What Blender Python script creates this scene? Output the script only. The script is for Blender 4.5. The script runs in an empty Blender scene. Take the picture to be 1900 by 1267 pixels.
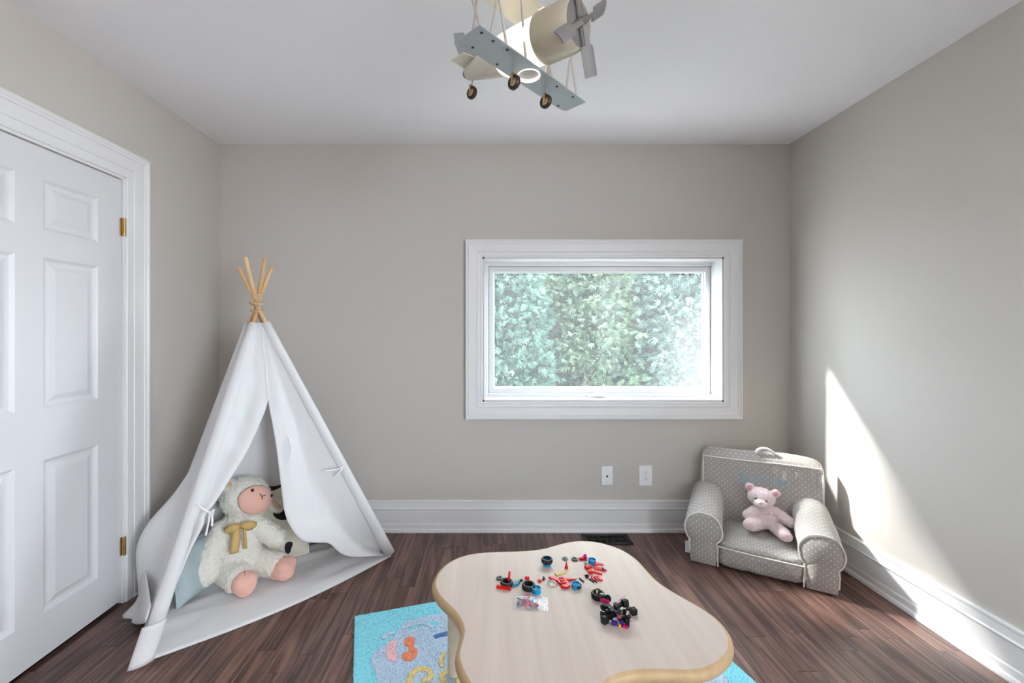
import bpy, bmesh, math, random
import numpy as np
from mathutils import Vector, Matrix, noise, Quaternion
random.seed(7)
rng = np.random.default_rng(7)
scene = bpy.context.scene
COL = scene.collection
PI = math.pi

# ------------------------------------------------------------------ camera
CAMZ, FPX, VU, VV = 1.32, 795.0, 905.0, 613.0
cam_d = bpy.data.cameras.new('camera')
cam_d.sensor_width = 36.0
cam_d.lens = FPX / 1900.0 * 36.0
cam_d.shift_x = (950.0 - VU) / 1900.0
cam_d.shift_y = -(633.5 - VV) / 1900.0
cam_d.clip_start = 0.02
cam = bpy.data.objects.new('camera', cam_d)
COL.objects.link(cam)
cam.location = (0, 0, CAMZ)
cam.rotation_euler = (PI / 2, 0, 0)
scene.camera = cam

# ------------------------------------------------------------------ world, sun, daylight
world = bpy.data.worlds.new('world')
scene.world = world
world.use_nodes = True
bg = world.node_tree.nodes['Background']
bg.inputs['Color'].default_value = (0.82, 0.91, 1.0, 1)
bg.inputs['Strength'].default_value = 9.0

def add_light(name, typ, loc, direction, energy, color, **kw):
    d = bpy.data.lights.new(name, typ)
    d.energy = energy
    d.color = color
    for k, v in kw.items():
        setattr(d, k, v)
    o = bpy.data.objects.new(name, d)
    COL.objects.link(o)
    o.location = loc
    o.rotation_euler = Vector(direction).to_track_quat('-Z', 'Y').to_euler()
    return o

add_light('sun', 'SUN', (-6, 9, 7), (0.66, -0.46, -0.60), 12.0, (1.0, 0.98, 0.95), angle=math.radians(4))
# daylight portals: they only guide the sampling of the sky through the two windows
for nm, lc, dr, sx, sy in (('window_portal', (0.758, 2.985, 1.327), (0, -1, 0), 1.58, 0.95), ('side_window_portal', (2.13, -1.35, 1.425), (-1, 0, 0), 1.80, 1.75)):
    po = add_light(nm, 'AREA', lc, dr, 1.0, (1, 1, 1), shape='RECTANGLE', size=sx, size_y=sy)
    po.data.cycles.is_portal = True

vs = scene.view_settings
vs.view_transform = 'Standard'
vs.look = 'None'
vs.gamma = 1.0
vs.use_curve_mapping = False
vs.exposure = 1.22
scene.cycles.max_bounces = 7
scene.cycles.diffuse_bounces = 5
scene.cycles.glossy_bounces = 3
scene.cycles.transmission_bounces = 3
scene.cycles.caustics_reflective = False
scene.cycles.caustics_refractive = False
scene.cycles.transparent_max_bounces = 8
scene.cycles.sample_clamp_indirect = 6.0
scene.cycles.use_denoising = True
scene.cycles.use_adaptive_sampling = True
scene.cycles.adaptive_threshold = 0.04

# ------------------------------------------------------------------ helpers
def P(u, v, Y):
    """photo pixel + real distance from the camera -> world point"""
    return Vector(((u - VU) / FPX * Y, Y, CAMZ - (v - VV) / FPX * Y))

def F(u, v, z=0.0):
    """photo pixel on a horizontal plane of height z -> world point"""
    Y = (CAMZ - z) * FPX / (v - VV)
    return Vector(((u - VU) / FPX * Y, Y, z))

def hit(u, v, p0, n):
    o = Vector((0, 0, CAMZ))
    d = Vector(((u - VU) / FPX, 1, -(v - VV) / FPX))
    t = (p0 - o).dot(n) / d.dot(n)
    return o + d * t

def srgb(r, g, b):
    f = lambda c: (c / 255 / 12.92) if c / 255 <= 0.04045 else ((c / 255 + 0.055) / 1.055) ** 2.4
    return (f(r), f(g), f(b))

MATS = {}
def mat(name, col, rough=0.5, metal=0.0, bump=None, var=None, sheen=0.0, transl=0.0, emit=None, spec=None, coat=0.0, stretch=None):
    """procedural principled material: bump=(scale, strength, distance), var=(scale, colour2, contrast)"""
    if name in MATS:
        return MATS[name]
    m = bpy.data.materials.new(name)
    m.use_nodes = True
    nt = m.node_tree
    N, L = nt.nodes, nt.links
    b = N['Principled BSDF']
    b.inputs['Base Color'].default_value = (*col, 1)
    b.inputs['Roughness'].default_value = rough
    b.inputs['Metallic'].default_value = metal
    if spec is not None:
        b.inputs['Specular IOR Level'].default_value = spec
    if sheen:
        b.inputs['Sheen Weight'].default_value = sheen
        b.inputs['Sheen Roughness'].default_value = 0.5
    if coat:
        b.inputs['Coat Weight'].default_value = coat
        b.inputs['Coat Roughness'].default_value = 0.15
    if emit:
        b.inputs['Emission Color'].default_value = (*emit[0], 1)
        b.inputs['Emission Strength'].default_value = emit[1]
    vec = None
    if bump or var:
        tc = N.new('ShaderNodeTexCoord')
        mp = N.new('ShaderNodeMapping')
        L.new(tc.outputs['Object'], mp.inputs['Vector'])
        if stretch:
            mp.inputs['Scale'].default_value = stretch
        vec = mp.outputs['Vector']
    if var:
        t = N.new('ShaderNodeTexNoise')
        t.inputs['Scale'].default_value = var[0]
        t.inputs['Detail'].default_value = 4
        L.new(vec, t.inputs['Vector'])
        r = N.new('ShaderNodeValToRGB')
        c = var[2]
        r.color_ramp.elements[0].position = 0.5 - c
        r.color_ramp.elements[1].position = 0.5 + c
        r.color_ramp.elements[0].color = (*col, 1)
        r.color_ramp.elements[1].color = (*var[1], 1)
        L.new(t.outputs['Fac'], r.inputs['Fac'])
        L.new(r.outputs['Color'], b.inputs['Base Color'])
    if bump:
        t = N.new('ShaderNodeTexNoise')
        t.inputs['Scale'].default_value = bump[0]
        t.inputs['Detail'].default_value = 3
        L.new(vec, t.inputs['Vector'])
        bn = N.new('ShaderNodeBump')
        bn.inputs['Strength'].default_value = bump[1]
        bn.inputs['Distance'].default_value = bump[2]
        L.new(t.outputs['Fac'], bn.inputs['Height'])
        L.new(bn.outputs['Normal'], b.inputs['Normal'])
    if transl:
        tr = N.new('ShaderNodeBsdfTranslucent')
        tr.inputs['Color'].default_value = (*col, 1)
        mx = N.new('ShaderNodeMixShader')
        mx.inputs[0].default_value = transl
        L.new(b.outputs[0], mx.inputs[1])
        L.new(tr.outputs[0], mx.inputs[2])
        L.new(mx.outputs[0], N['Material Output'].inputs['Surface'])
    MATS[name] = m
    return m

class MB:
    """collects shapes and builds them as ONE mesh object"""
    def __init__(self):
        self.v, self.f, self.uv = [], [], None
    def add(self, vs_, fs_):
        o = len(self.v)
        self.v += [tuple(p) for p in vs_]
        self.f += [tuple(i + o for i in f) for f in fs_]
        return self
    def box(self, a, b, M=None):
        (x0, y0, z0), (x1, y1, z1) = a, b
        p = [Vector(q) for q in ((x0,y0,z0),(x1,y0,z0),(x1,y1,z0),(x0,y1,z0),(x0,y0,z1),(x1,y0,z1),(x1,y1,z1),(x0,y1,z1))]
        if M is not None:
            p = [M @ q for q in p]
        return self.add(p, [(0,3,2,1),(4,5,6,7),(0,1,5,4),(1,2,6,5),(2,3,7,6),(3,0,4,7)])
    def grid(self, pts, closed_u=False):
        """pts[i][j] -> quads"""
        ni, nj = len(pts), len(pts[0])
        o = len(self.v)
        for r in pts:
            self.v += [tuple(p) for p in r]
        for i in range(ni - 1):
            for j in range(nj if closed_u else nj - 1):
                k = (j + 1) % nj
                self.f.append((o + i*nj + j, o + i*nj + k, o + (i+1)*nj + k, o + (i+1)*nj + j))
        return self
    def tube(self, path, r, n=10, cap=True, closed=False):
        path = [Vector(p) for p in path]
        m = len(path)
        rs = r if isinstance(r, (list, tuple)) else [r] * m
        up = Vector((0, 0, 1))
        rings = []
        prev = None
        for i, p in enumerate(path):
            if closed:
                t = path[(i + 1) % m] - path[(i - 1) % m]
            else:
                t = path[min(i + 1, m - 1)] - path[max(i - 1, 0)]
            t.normalize()
            if prev is None:
                a = t.cross(up)
                if a.length < 1e-3:
                    a = t.cross(Vector((1, 0, 0)))
            else:
                a = prev - t * prev.dot(t)
                if a.length < 1e-5:
                    a = t.cross(up)
            a.normalize()
            prev = a
            b = t.cross(a)
            rings.append([p + (a * math.cos(2*PI*k/n) + b * math.sin(2*PI*k/n)) * rs[i] for k in range(n)])
        if closed:
            rings.append(rings[0])
        o = len(self.v)
        self.grid(rings, closed_u=True)
        if cap and not closed:
            self.f.append(tuple(o + k for k in range(n))[::-1])
            self.f.append(tuple(o + (m - 1) * n + k for k in range(n)))
        return self
    def lathe(self, prof, n=24, M=None, capb=True, capt=True):
        """prof: [(r, z)] around local z"""
        rings = [[Vector((r*math.cos(2*PI*k/n), r*math.sin(2*PI*k/n), z)) for k in range(n)] for r, z in prof]
        if M is not None:
            rings = [[M @ p for p in r] for r in rings]
        o = len(self.v)
        self.grid(rings, closed_u=True)
        if capb:
            self.f.append(tuple(o + k for k in range(n))[::-1])
        if capt:
            self.f.append(tuple(o + (len(prof)-1)*n + k for k in range(n)))
        return self
    def prism(self, poly, z0, z1, M=None):
        n = len(poly)
        p = [Vector((x, y, z0)) for x, y in poly] + [Vector((x, y, z1)) for x, y in poly]
        if M is not None:
            p = [M @ q for q in p]
        return self.add(p, [tuple(range(n))[::-1], tuple(range(n, 2*n))] + [(i, (i+1) % n, n + (i+1) % n, n + i) for i in range(n)])
    def sphere(self, c, r, nu=16, nv=10):
        c = Vector(c)
        rr = r if isinstance(r, (tuple, list)) else (r, r, r)
        rings = []
        for i in range(nv + 1):
            t = PI * i / nv
            s = max(math.sin(t), 1e-4)
            rings.append([c + Vector((rr[0]*s*math.cos(2*PI*k/nu), rr[1]*s*math.sin(2*PI*k/nu), -rr[2]*math.cos(t))) for k in range(nu)])
        return self.grid(rings, closed_u=True)
    def build(self, name, m, parent=None, smooth=False, bevel=0.0, seg=2, origin=None, solid=0.0, sub=0):
        me = bpy.data.meshes.new(name)
        vv = self.v
        if origin is not None:
            og = Vector(origin)
            vv = [tuple(Vector(p) - og) for p in vv]
        me.from_pydata(vv, [], self.f)
        me.update()
        o = bpy.data.objects.new(name, me)
        COL.objects.link(o)
        if isinstance(m, (list, tuple)):
            for q in m:
                me.materials.append(q)
        else:
            me.materials.append(m)
        if origin is not None:
            o.location = origin
        if parent is not None:
            o.parent = parent
        bm = bmesh.new()
        bm.from_mesh(me)
        bmesh.ops.remove_doubles(bm, verts=bm.verts, dist=1e-6)
        if not solid:
            bmesh.ops.recalc_face_normals(bm, faces=bm.faces)
        if bevel:
            es = [e for e in bm.edges if len(e.link_faces) == 2 and e.calc_face_angle(0) > 0.5]
            bmesh.ops.bevel(bm, geom=es, offset=bevel, segments=seg, affect='EDGES', profile=0.5, clamp_overlap=True)
        for f in bm.faces:
            f.smooth = smooth
        bm.to_mesh(me)
        bm.free()
        if smooth and not sub:
            me.set_sharp_from_angle(angle=math.radians(48))
        if solid:
            md = o.modifiers.new('solid', 'SOLIDIFY')
            md.thickness = solid
            md.offset = 0
        if sub:
            md = o.modifiers.new('sub', 'SUBSURF')
            md.levels = md.render_levels = sub
        return o

def tag(o, label=None, cat=None, group=None, kind=None):
    if label: o['label'] = label
    if cat: o['category'] = cat
    if group: o['group'] = group
    if kind: o['kind'] = kind
    return o

def thing(name, loc, label, cat, rz=0.0, group=None):
    o = bpy.data.objects.new(name, None)
    o.empty_display_size = 0.05
    COL.objects.link(o)
    o.location = loc
    o.rotation_euler = (0, 0, rz)
    return tag(o, label, cat, group)

def struct(o, label=None, cat=None):
    o['kind'] = 'structure'
    return tag(o, label, cat)

def catmull(pts, n, closed=False):
    pts = [Vector(p) for p in pts]
    m = len(pts)
    out = []
    segs = m if closed else m - 1
    for i in range(segs):
        if closed:
            p0, p1, p2, p3 = pts[(i-1) % m], pts[i], pts[(i+1) % m], pts[(i+2) % m]
        else:
            p0, p1, p2, p3 = pts[max(i-1, 0)], pts[i], pts[i+1], pts[min(i+2, m-1)]
        for k in range(n):
            t = k / n
            out.append(0.5 * ((2*p1) + (p2-p0)*t + (2*p0-5*p1+4*p2-p3)*t*t + (3*p1-p0-3*p2+p3)*t**3))
    if not closed:
        out.append(pts[-1])
    return out

def blob(name, balls, voxel, m, parent, smooth_it=6, fluff=()):
    """one continuous body: fuse ellipsoids (centre, radii[, rotation]) and displace the skin; fluff = [(freq, amp)]"""
    bm = bmesh.new()
    for b in balls:
        c, r = Vector(b[0]), b[1]
        rr = r if isinstance(r, (tuple, list)) else (r, r, r)
        M = Matrix.Translation(c) @ (b[2].to_matrix().to_4x4() if len(b) > 2 else Matrix.Identity(4)) @ Matrix.Diagonal((*rr, 1))
        bmesh.ops.create_icosphere(bm, subdivisions=3, radius=1.0, matrix=M)
    me = bpy.data.meshes.new(name + '_src')
    bm.to_mesh(me)
    bm.free()
    t = bpy.data.objects.new(name + '_src', me)
    COL.objects.link(t)
    md = t.modifiers.new('r', 'REMESH')
    md.mode = 'VOXEL'
    md.voxel_size = voxel
    sm = t.modifiers.new('s', 'SMOOTH')
    sm.factor = 0.5
    sm.iterations = smooth_it
    dg = bpy.context.evaluated_depsgraph_get()
    me2 = bpy.data.meshes.new_from_object(t.evaluated_get(dg))
    bpy.data.objects.remove(t)
    bpy.data.meshes.remove(me)
    n = len(me2.vertices)
    if fluff:
        co = [v.co.copy() for v in me2.vertices]
        no = [v.normal.copy() for v in me2.vertices]
        for i in range(n):
            d = 0.0
            for fr, am in fluff:
                d += noise.noise(co[i] * fr) * am
            me2.vertices[i].co = co[i] + no[i] * d
    me2.name = name
    me2.materials.clear()
    me2.materials.append(m)
    for p in me2.polygons:
        p.use_smooth = True
    o = bpy.data.objects.new(name, me2)
    COL.objects.link(o)
    o.parent = parent
    return o

def fur(body, m, n, ln, wd, root, name='pile'):
    """short plush pile standing on a body's skin: nobody could count it, so one part"""
    me = body.data
    me.calc_loop_triangles()
    tri = np.array([t.vertices for t in me.loop_triangles])
    co = np.array([v.co for v in me.vertices]); no = np.array([v.normal for v in me.vertices])
    a_, b_, c_ = co[tri[:, 0]], co[tri[:, 1]], co[tri[:, 2]]
    area = np.linalg.norm(np.cross(b_-a_, c_-a_), axis=1)
    pick = rng.choice(len(tri), n, p=area/area.sum())
    r1, r2 = np.sqrt(rng.random(n))[:, None], rng.random(n)[:, None]
    p = a_[pick]*(1-r1) + b_[pick]*(r1*(1-r2)) + c_[pick]*(r1*r2)
    nn = no[tri[pick, 0]] + rng.normal(0, 0.55, (n, 3)); nn /= np.linalg.norm(nn, axis=1)[:, None]
    s = np.cross(nn, rng.normal(0, 1, (n, 3))); s /= np.linalg.norm(s, axis=1)[:, None]
    l_ = ln*(0.6 + 0.7*rng.random(n))[:, None]
    bend = rng.normal(0, 0.35, (n, 3))*l_
    V = np.stack([p - s*wd, p + s*wd, p + nn*l_*0.6 + s*wd*0.8 + bend*0.2, p + nn*l_ + bend, p + nn*l_*0.6 - s*wd*0.8 + bend*0.2], 1).reshape(-1, 3)
    mh = bpy.data.meshes.new(name)
    mh.vertices.add(n*5); mh.vertices.foreach_set('co', V.astype(np.float32).ravel())
    mh.loops.add(n*5); mh.loops.foreach_set('vertex_index', np.arange(n*5, dtype=np.int32))
    mh.polygons.add(n); mh.polygons.foreach_set('loop_start', np.arange(0, n*5, 5, dtype=np.int32))
    mh.update(calc_edges=True); mh.validate()
    mh.materials.append(m)
    o = bpy.data.objects.new(name, mh)
    COL.objects.link(o)
    o.parent = root
    o['kind'] = 'stuff'
    return o

def chain(a, b, ra, rb, n=7):
    a, b = Vector(a), Vector(b)
    return [(a.lerp(b, i/(n-1)), ra + (rb-ra)*i/(n-1)) for i in range(n)]

def ribbon(path, w, z0, z1):
    """flat ribbon prism following a 2D path"""
    path = [Vector((p[0], p[1])) for p in path]
    L_, R_ = [], []
    for i, p in enumerate(path):
        t = (path[min(i+1, len(path)-1)] - path[max(i-1, 0)]).normalized()
        n = Vector((-t.y, t.x))
        ww = w if not isinstance(w, (list, tuple)) else w[i]
        L_.append(p + n * ww / 2)
        R_.append(p - n * ww / 2)
    mb = MB()
    k = len(path)
    vs_ = [(p.x, p.y, z0) for p in L_] + [(p.x, p.y, z0) for p in R_] + [(p.x, p.y, z1) for p in L_] + [(p.x, p.y, z1) for p in R_]
    fs = []
    for i in range(k-1):
        fs += [(2*k+i, 3*k+i, 3*k+i+1, 2*k+i+1), (i, 2*k+i, 2*k+i+1, i+1), (k+i, k+i+1, 3*k+i+1, 3*k+i)]
    fs += [(0, k, 3*k, 2*k), (k-1, 3*k-1, 4*k-1, 2*k-1)]
    mb.add(vs_, fs)
    return mb

# ------------------------------------------------------------------ materials of the room
m_wall = mat('wall_paint_greige', (0.57, 0.530, 0.490), 0.75, bump=(350, 0.06, 0.001))
m_ceil = mat('ceiling_paint_white', (0.93, 0.92, 0.94), 0.8, bump=(250, 0.05, 0.001))
m_trim = mat('trim_paint_white', (0.80, 0.795, 0.795), 0.38, bump=(60, 0.02, 0.001))
m_door = mat('door_paint_white', (0.72, 0.715, 0.73), 0.36, bump=(40, 0.03, 0.001))
m_vinyl = mat('window_vinyl_white', (0.66, 0.66, 0.67), 0.3)
m_brass = mat('brass', (0.62, 0.42, 0.13), 0.3, 1.0, bump=(90, 0.1, 0.001))
m_dark = mat('dark_slot', (0.02, 0.02, 0.02), 0.6)
m_plate = mat('plate_plastic_white', (0.86, 0.86, 0.86), 0.35)

def wood_floor():
    m = bpy.data.materials.new('floor_oak_dark_stain')
    m.use_nodes = True
    N, L = m.node_tree.nodes, m.node_tree.links
    b = N['Principled BSDF']
    g = N.new('ShaderNodeNewGeometry')
    oi = N.new('ShaderNodeObjectInfo')
    off = N.new('ShaderNodeVectorMath'); off.operation = 'SCALE'
    comb = N.new('ShaderNodeCombineXYZ')
    L.new(oi.outputs['Random'], comb.inputs[0]); L.new(oi.outputs['Random'], comb.inputs[1]); L.new(oi.outputs['Random'], comb.inputs[2])
    L.new(comb.outputs[0], off.inputs[0]); off.inputs['Scale'].default_value = 37.0
    add = N.new('ShaderNodeVectorMath'); add.operation = 'ADD'
    L.new(g.outputs['Position'], add.inputs[0]); L.new(off.outputs[0], add.inputs[1])
    mp = N.new('ShaderNodeMapping'); mp.inputs['Scale'].default_value = (1.0, 0.055, 1.0)
    L.new(add.outputs[0], mp.inputs['Vector'])
    # cathedral grain: distorted bands
    n1 = N.new('ShaderNodeTexNoise'); n1.inputs['Scale'].default_value = 14; n1.inputs['Detail'].default_value = 2
    L.new(mp.outputs[0], n1.inputs['Vector'])
    mul = N.new('ShaderNodeMath'); mul.operation = 'MULTIPLY'; mul.inputs[1].default_value = 6.0
    L.new(n1.outputs['Fac'], mul.inputs[0])
    fr = N.new('ShaderNodeMath'); fr.operation = 'PINGPONG'; fr.inputs[1].default_value = 0.5
    L.new(mul.outputs[0], fr.inputs[0])
    # fine pores
    mp2 = N.new('ShaderNodeMapping'); mp2.inputs['Scale'].default_value = (1.0, 0.03, 1.0)
    L.new(add.outputs[0], mp2.inputs['Vector'])
    n2 = N.new('ShaderNodeTexNoise'); n2.inputs['Scale'].default_value = 260; n2.inputs['Detail'].default_value = 3
    L.new(mp2.outputs[0], n2.inputs['Vector'])
    # blotches of stain
    n3 = N.new('ShaderNodeTexNoise'); n3.inputs['Scale'].default_value = 5.0; n3.inputs['Detail'].default_value = 2
    L.new(add.outputs[0], n3.inputs['Vector'])
    r1 = N.new('ShaderNodeValToRGB')
    r1.color_ramp.elements[0].position = 0.03; r1.color_ramp.elements[0].color = (*srgb(82, 61, 55), 1)
    r1.color_ramp.elements[1].position = 0.40; r1.color_ramp.elements[1].color = (*srgb(122, 93, 83), 1)
    L.new(fr.outputs[0], r1.inputs['Fac'])
    r2 = N.new('ShaderNodeValToRGB')
    r2.color_ramp.elements[0].position = 0.36; r2.color_ramp.elements[0].color = (0.74, 0.71, 0.71, 1)
    r2.color_ramp.elements[1].position = 0.56; r2.color_ramp.elements[1].color = (1, 1, 1, 1)
    L.new(n2.outputs['Fac'], r2.inputs['Fac'])
    mx = N.new('ShaderNodeMix'); mx.data_type = 'RGBA'; mx.blend_type = 'MULTIPLY'; mx.inputs[0].default_value = 0.85
    L.new(r1.outputs[0], mx.inputs[6]); L.new(r2.outputs[0], mx.inputs[7])
    r3 = N.new('ShaderNodeValToRGB')
    r3.color_ramp.elements[0].position = 0.32; r3.color_ramp.elements[0].color = (0.66, 0.64, 0.68, 1)
    r3.color_ramp.elements[1].position = 0.55; r3.color_ramp.elements[1].color = (1.05, 1.0, 0.97, 1)
    L.new(n3.outputs['Fac'], r3.inputs['Fac'])
    mx2 = N.new('ShaderNodeMix'); mx2.data_type = 'RGBA'; mx2.blend_type = 'MULTIPLY'; mx2.inputs[0].default_value = 0.8
    L.new(mx.outputs[2], mx2.inputs[6]); L.new(r3.outputs[0], mx2.inputs[7])
    hv = N.new('ShaderNodeHueSaturation')
    mr = N.new('ShaderNodeMapRange'); mr.inputs[3].default_value = 0.72; mr.inputs[4].default_value = 1.28
    L.new(oi.outputs['Random'], mr.inputs[0]); L.new(mr.outputs[0], hv.inputs['Value'])
    L.new(mx2.outputs[2], hv.inputs['Color'])
    L.new(hv.outputs[0], b.inputs['Base Color'])
    b.inputs['Roughness'].default_value = 0.33
    b.inputs['Specular IOR Level'].default_value = 0.5
    bn = N.new('ShaderNodeBump'); bn.inputs['Strength'].default_value = 0.12; bn.inputs['Distance'].default_value = 0.001
    L.new(r2.outputs[0], bn.inputs['Height']); L.new(bn.outputs[0], b.inputs['Normal'])
    return m
m_floor = wood_floor()

# ------------------------------------------------------------------ room shell
XL, XR, YB, YR, ZC = -1.768, 1.984, 2.82, -2.40, 2.545
WX0, WX1, WZ0, WZ1 = -0.034, 1.55, 0.852, 1.802       # window opening
DY0, DY1, DZ1 = 1.250, 2.078, 2.055                   # door opening in the left wall

fl = struct(MB().box((XL-0.15, YR-0.15, -0.12), (XR+0.15, YB+0.15, -0.012)).build('floor', mat('subfloor', (0.03, 0.02, 0.018), 0.7)),
            'dark stained oak strip floor', 'floor')
# planks run away from the camera; each board is its own piece
PW = 0.083
unit_me = None
k = 0
x = XL - 0.02
while x < XR + 0.02:
    y = YR - 0.2 - random.random() * 0.8
    while y < YB:
        ln = random.choice([0.42, 0.55, 0.7, 0.85, 1.0, 1.2]) * (0.9 + 0.2 * random.random())
        y1 = min(y + ln, YB + 0.03)
        if y1 - y > 0.02 and y1 > YR:
            if unit_me is None:
                o = MB().box((0.0004, 0.0008, -0.012), (PW - 0.0004, 0.9992, 0)).build('plank', m_floor, fl, bevel=0.0007, seg=1)
                unit_me = o.data
            else:
                o = bpy.data.objects.new('plank', unit_me)
                COL.objects.link(o)
                o.parent = fl
            o.location = (x, y, random.uniform(-0.0003, 0.0002))
            o.scale = (1, y1 - y, 1)
        y = y1
    x += PW

struct(MB().box((XL-0.15, YR-0.15, ZC), (XR+0.15, YB+0.15, ZC+0.12)).build('ceiling', m_ceil), 'flat white painted ceiling', 'ceiling')
w = MB()
w.box((XL-0.15, YB, 0), (WX0, YB+0.16, ZC)).box((WX1, YB, 0), (XR+0.15, YB+0.16, ZC))
w.box((WX0, YB, 0), (WX1, YB+0.16, WZ0)).box((WX0, YB, WZ1), (WX1, YB+0.16, ZC))
struct(w.build('wall_back', m_wall), 'greige painted wall with the window', 'wall')
RY0, RY1, RZ0, RZ1 = -2.25, -0.45, 0.55, 2.30           # unseen second window, added in the right wall for fill daylight
w = MB()
w.box((XR, YR-0.15, 0), (XR+0.15, RY0, ZC)).box((XR, RY1, 0), (XR+0.15, YB, ZC))
w.box((XR, RY0, 0), (XR+0.15, RY1, RZ0)).box((XR, RY0, RZ1), (XR+0.15, RY1, ZC))
struct(w.build('wall_right', m_wall), 'greige painted wall beside the armchair', 'wall')
w = MB()
w.box((XL-0.15, YR, 0), (XL, DY0, ZC)).box((XL-0.15, DY1, 0), (XL, YB, ZC)).box((XL-0.15, DY0, DZ1), (XL, DY1, ZC))
w.box((XL-0.15, DY0, -0.01), (XL-0.10, DY1, DZ1))
struct(w.build('wall_left', m_wall), 'greige painted wall with the white door', 'wall')
struct(MB().box((XL-0.15, YR-0.15, 0), (XR, YR, ZC)).build('wall_rear', m_wall), 'greige painted wall behind the camera', 'wall')
w2 = struct(MB().box((XR+0.06, RY0, RZ0), (XR+0.13, RY1, RZ0+0.05)).box((XR+0.06, RY0, RZ1-0.05), (XR+0.13, RY1, RZ1))
            .box((XR+0.06, RY0, RZ0), (XR+0.13, RY0+0.05, RZ1)).box((XR+0.06, RY1-0.05, RZ0), (XR+0.13, RY1, RZ1)).build('fill_window', m_vinyl), 'unseen white framed window added behind the camera for fill daylight', 'window')

def extrude_profile(prof, p0, p1, inward):
    """prof: [(depth from wall, z)]; along p0->p1, depth measured along inward"""
    a, b, n = Vector(p0), Vector(p1), Vector(inward)
    mb = MB()
    k = len(prof)
    vs_ = [a + n*d + Vector((0, 0, z)) for d, z in prof] + [b + n*d + Vector((0, 0, z)) for d, z in prof]
    mb.add(vs_, [tuple(range(k)), tuple(range(k, 2*k))[::-1]] + [(i, (i+1) % k, k + (i+1) % k, k + i) for i in range(k)])
    return mb
BASE = [(0, 0), (0.030, 0), (0.031, 0.008), (0.027, 0.020), (0.019, 0.024), (0.018, 0.048), (0.0165, 0.053), (0.014, 0.056),
        (0.014, 0.143), (0.016, 0.147), (0.021, 0.150), (0.021, 0.154), (0.017, 0.160), (0.015, 0.190), (0.0165, 0.196), (0.0165, 0.203), (0.010, 0.206), (0, 0.206)]
struct(extrude_profile(BASE, (XL, YB, 0), (XR, YB, 0), (0, -1, 0)).build('baseboard_back', m_trim), 'tall white moulded baseboard under the window', 'baseboard')
struct(extrude_profile(BASE, (XR, YB, 0), (XR, YR, 0), (-1, 0, 0)).build('baseboard_right', m_trim), 'tall white moulded baseboard on the right wall', 'baseboard')
struct(extrude_profile(BASE, (XL, 2.216, 0), (XL, YB, 0), (1, 0, 0)).build('baseboard_left', m_trim), 'tall white moulded baseboard behind the play tent', 'baseboard')
struct(extrude_profile(BASE, (XL, YR, 0), (XL, 1.11, 0), (1, 0, 0)).build('baseboard_left', m_trim), 'tall white moulded baseboard on the near side of the door', 'baseboard')

# ------------------------------------------------------------------ mitred casing (picture-frame moulding)
def casing(mb, rect, prof, to3d, sides='ltrb'):
    """rect inner (a0,b0,a1,b1); prof [(outward offset, proud)] ; to3d(a,b,d)"""
    a0, b0, a1, b1 = rect
    corners = lambda o: [(a0-o, b0-o), (a1+o, b0-o), (a1+o, b1+o), (a0-o, b1+o)]
    segs = {'b': (0, 1), 'r': (1, 2), 't': (2, 3), 'l': (3, 0)}
    for s in sides:
        i, j = segs[s]
        rows = []
        for e in (i, j):
            row = []
            for o, d in prof:
                a, b = corners(o)[e]
                if 'b' not in sides and e in (0, 1):
                    b = b0
                row.append(Vector(to3d(a, b, d)))
            rows.append(row)
        k = len(prof)
        mb.add(rows[0] + rows[1], [(q, (q+1) % k, k + (q+1) % k, k + q) for q in range(k)] + [tuple(range(k)), tuple(range(k, 2*k))[::-1]])
    return mb

# window
WIN = struct(bpy.data.objects.new('window_1', None), 'white framed awning window looking onto green cedars', 'window')
COL.objects.link(WIN)
back3 = lambda a, b, d: (a, YB - d, b)
prof_w = [(0.0, 0), (0.0, 0.012), (0.008, 0.016), (0.012, 0.011), (0.028, 0.013), (0.034, 0.020), (0.040, 0.017), (0.085, 0.021), (0.089, 0.027), (0.094, 0.024), (0.099, 0.024), (0.103, 0.031), (0.110, 0.031), (0.110, 0)]
casing(MB(), (WX0, WZ0, WX1, WZ1), prof_w, back3).build('window_casing', m_trim, WIN)
jd = 0.125
mb = MB()
mb.box((WX0, YB-0.008, WZ0-0.001), (WX0+0.012, YB+jd+0.03, WZ1)).box((WX1-0.012, YB-0.008, WZ0), (WX1, YB+jd+0.03, WZ1))
mb.box((WX0, YB-0.008, WZ0), (WX1, YB+jd+0.03, WZ0+0.012)).box((WX0, YB-0.008, WZ1-0.012), (WX1, YB+jd+0.03, WZ1))
mb.build('window_jamb', m_vinyl, WIN)
# fixed frame and sash
yF = YB + jd
gx0, gx1 = P(918, 0, yF+0.03).x, P(1304, 0, yF+0.03).x
gz0, gz1 = P(0, 717, yF+0.03).z, P(0, 507, yF+0.03).z
mb = MB()
fr_in = (gx0-0.045, gz0-0.050, gx1+0.045, gz1+0.045)
prof_f = [(0.0, -0.05), (0.0, 0.000), (0.004, 0.004), (0.020, 0.006), (0.024, 0.012), (0.06, 0.012), (0.06, -0.05)]
prof_f = [(o, d) for o, d in prof_f]
casing(mb, fr_in, prof_f, lambda a, b, d: (min(max(a, WX0+0.004), WX1-0.004), yF - d, min(max(b, WZ0+0.004), WZ1-0.004)))
mb.build('window_frame', m_vinyl, WIN)
mb = MB()
prof_s = [(0.0, -0.045), (0.0, -0.028), (0.006, -0.024), (0.010, -0.014), (0.040, -0.012), (0.043, -0.016), (0.043, -0.045)]
casing(mb, (gx0, gz0, gx1, gz1), prof_s, lambda a, b, d: (a, yF - d, b))
mb.build('sash', m_vinyl, WIN)

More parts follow.
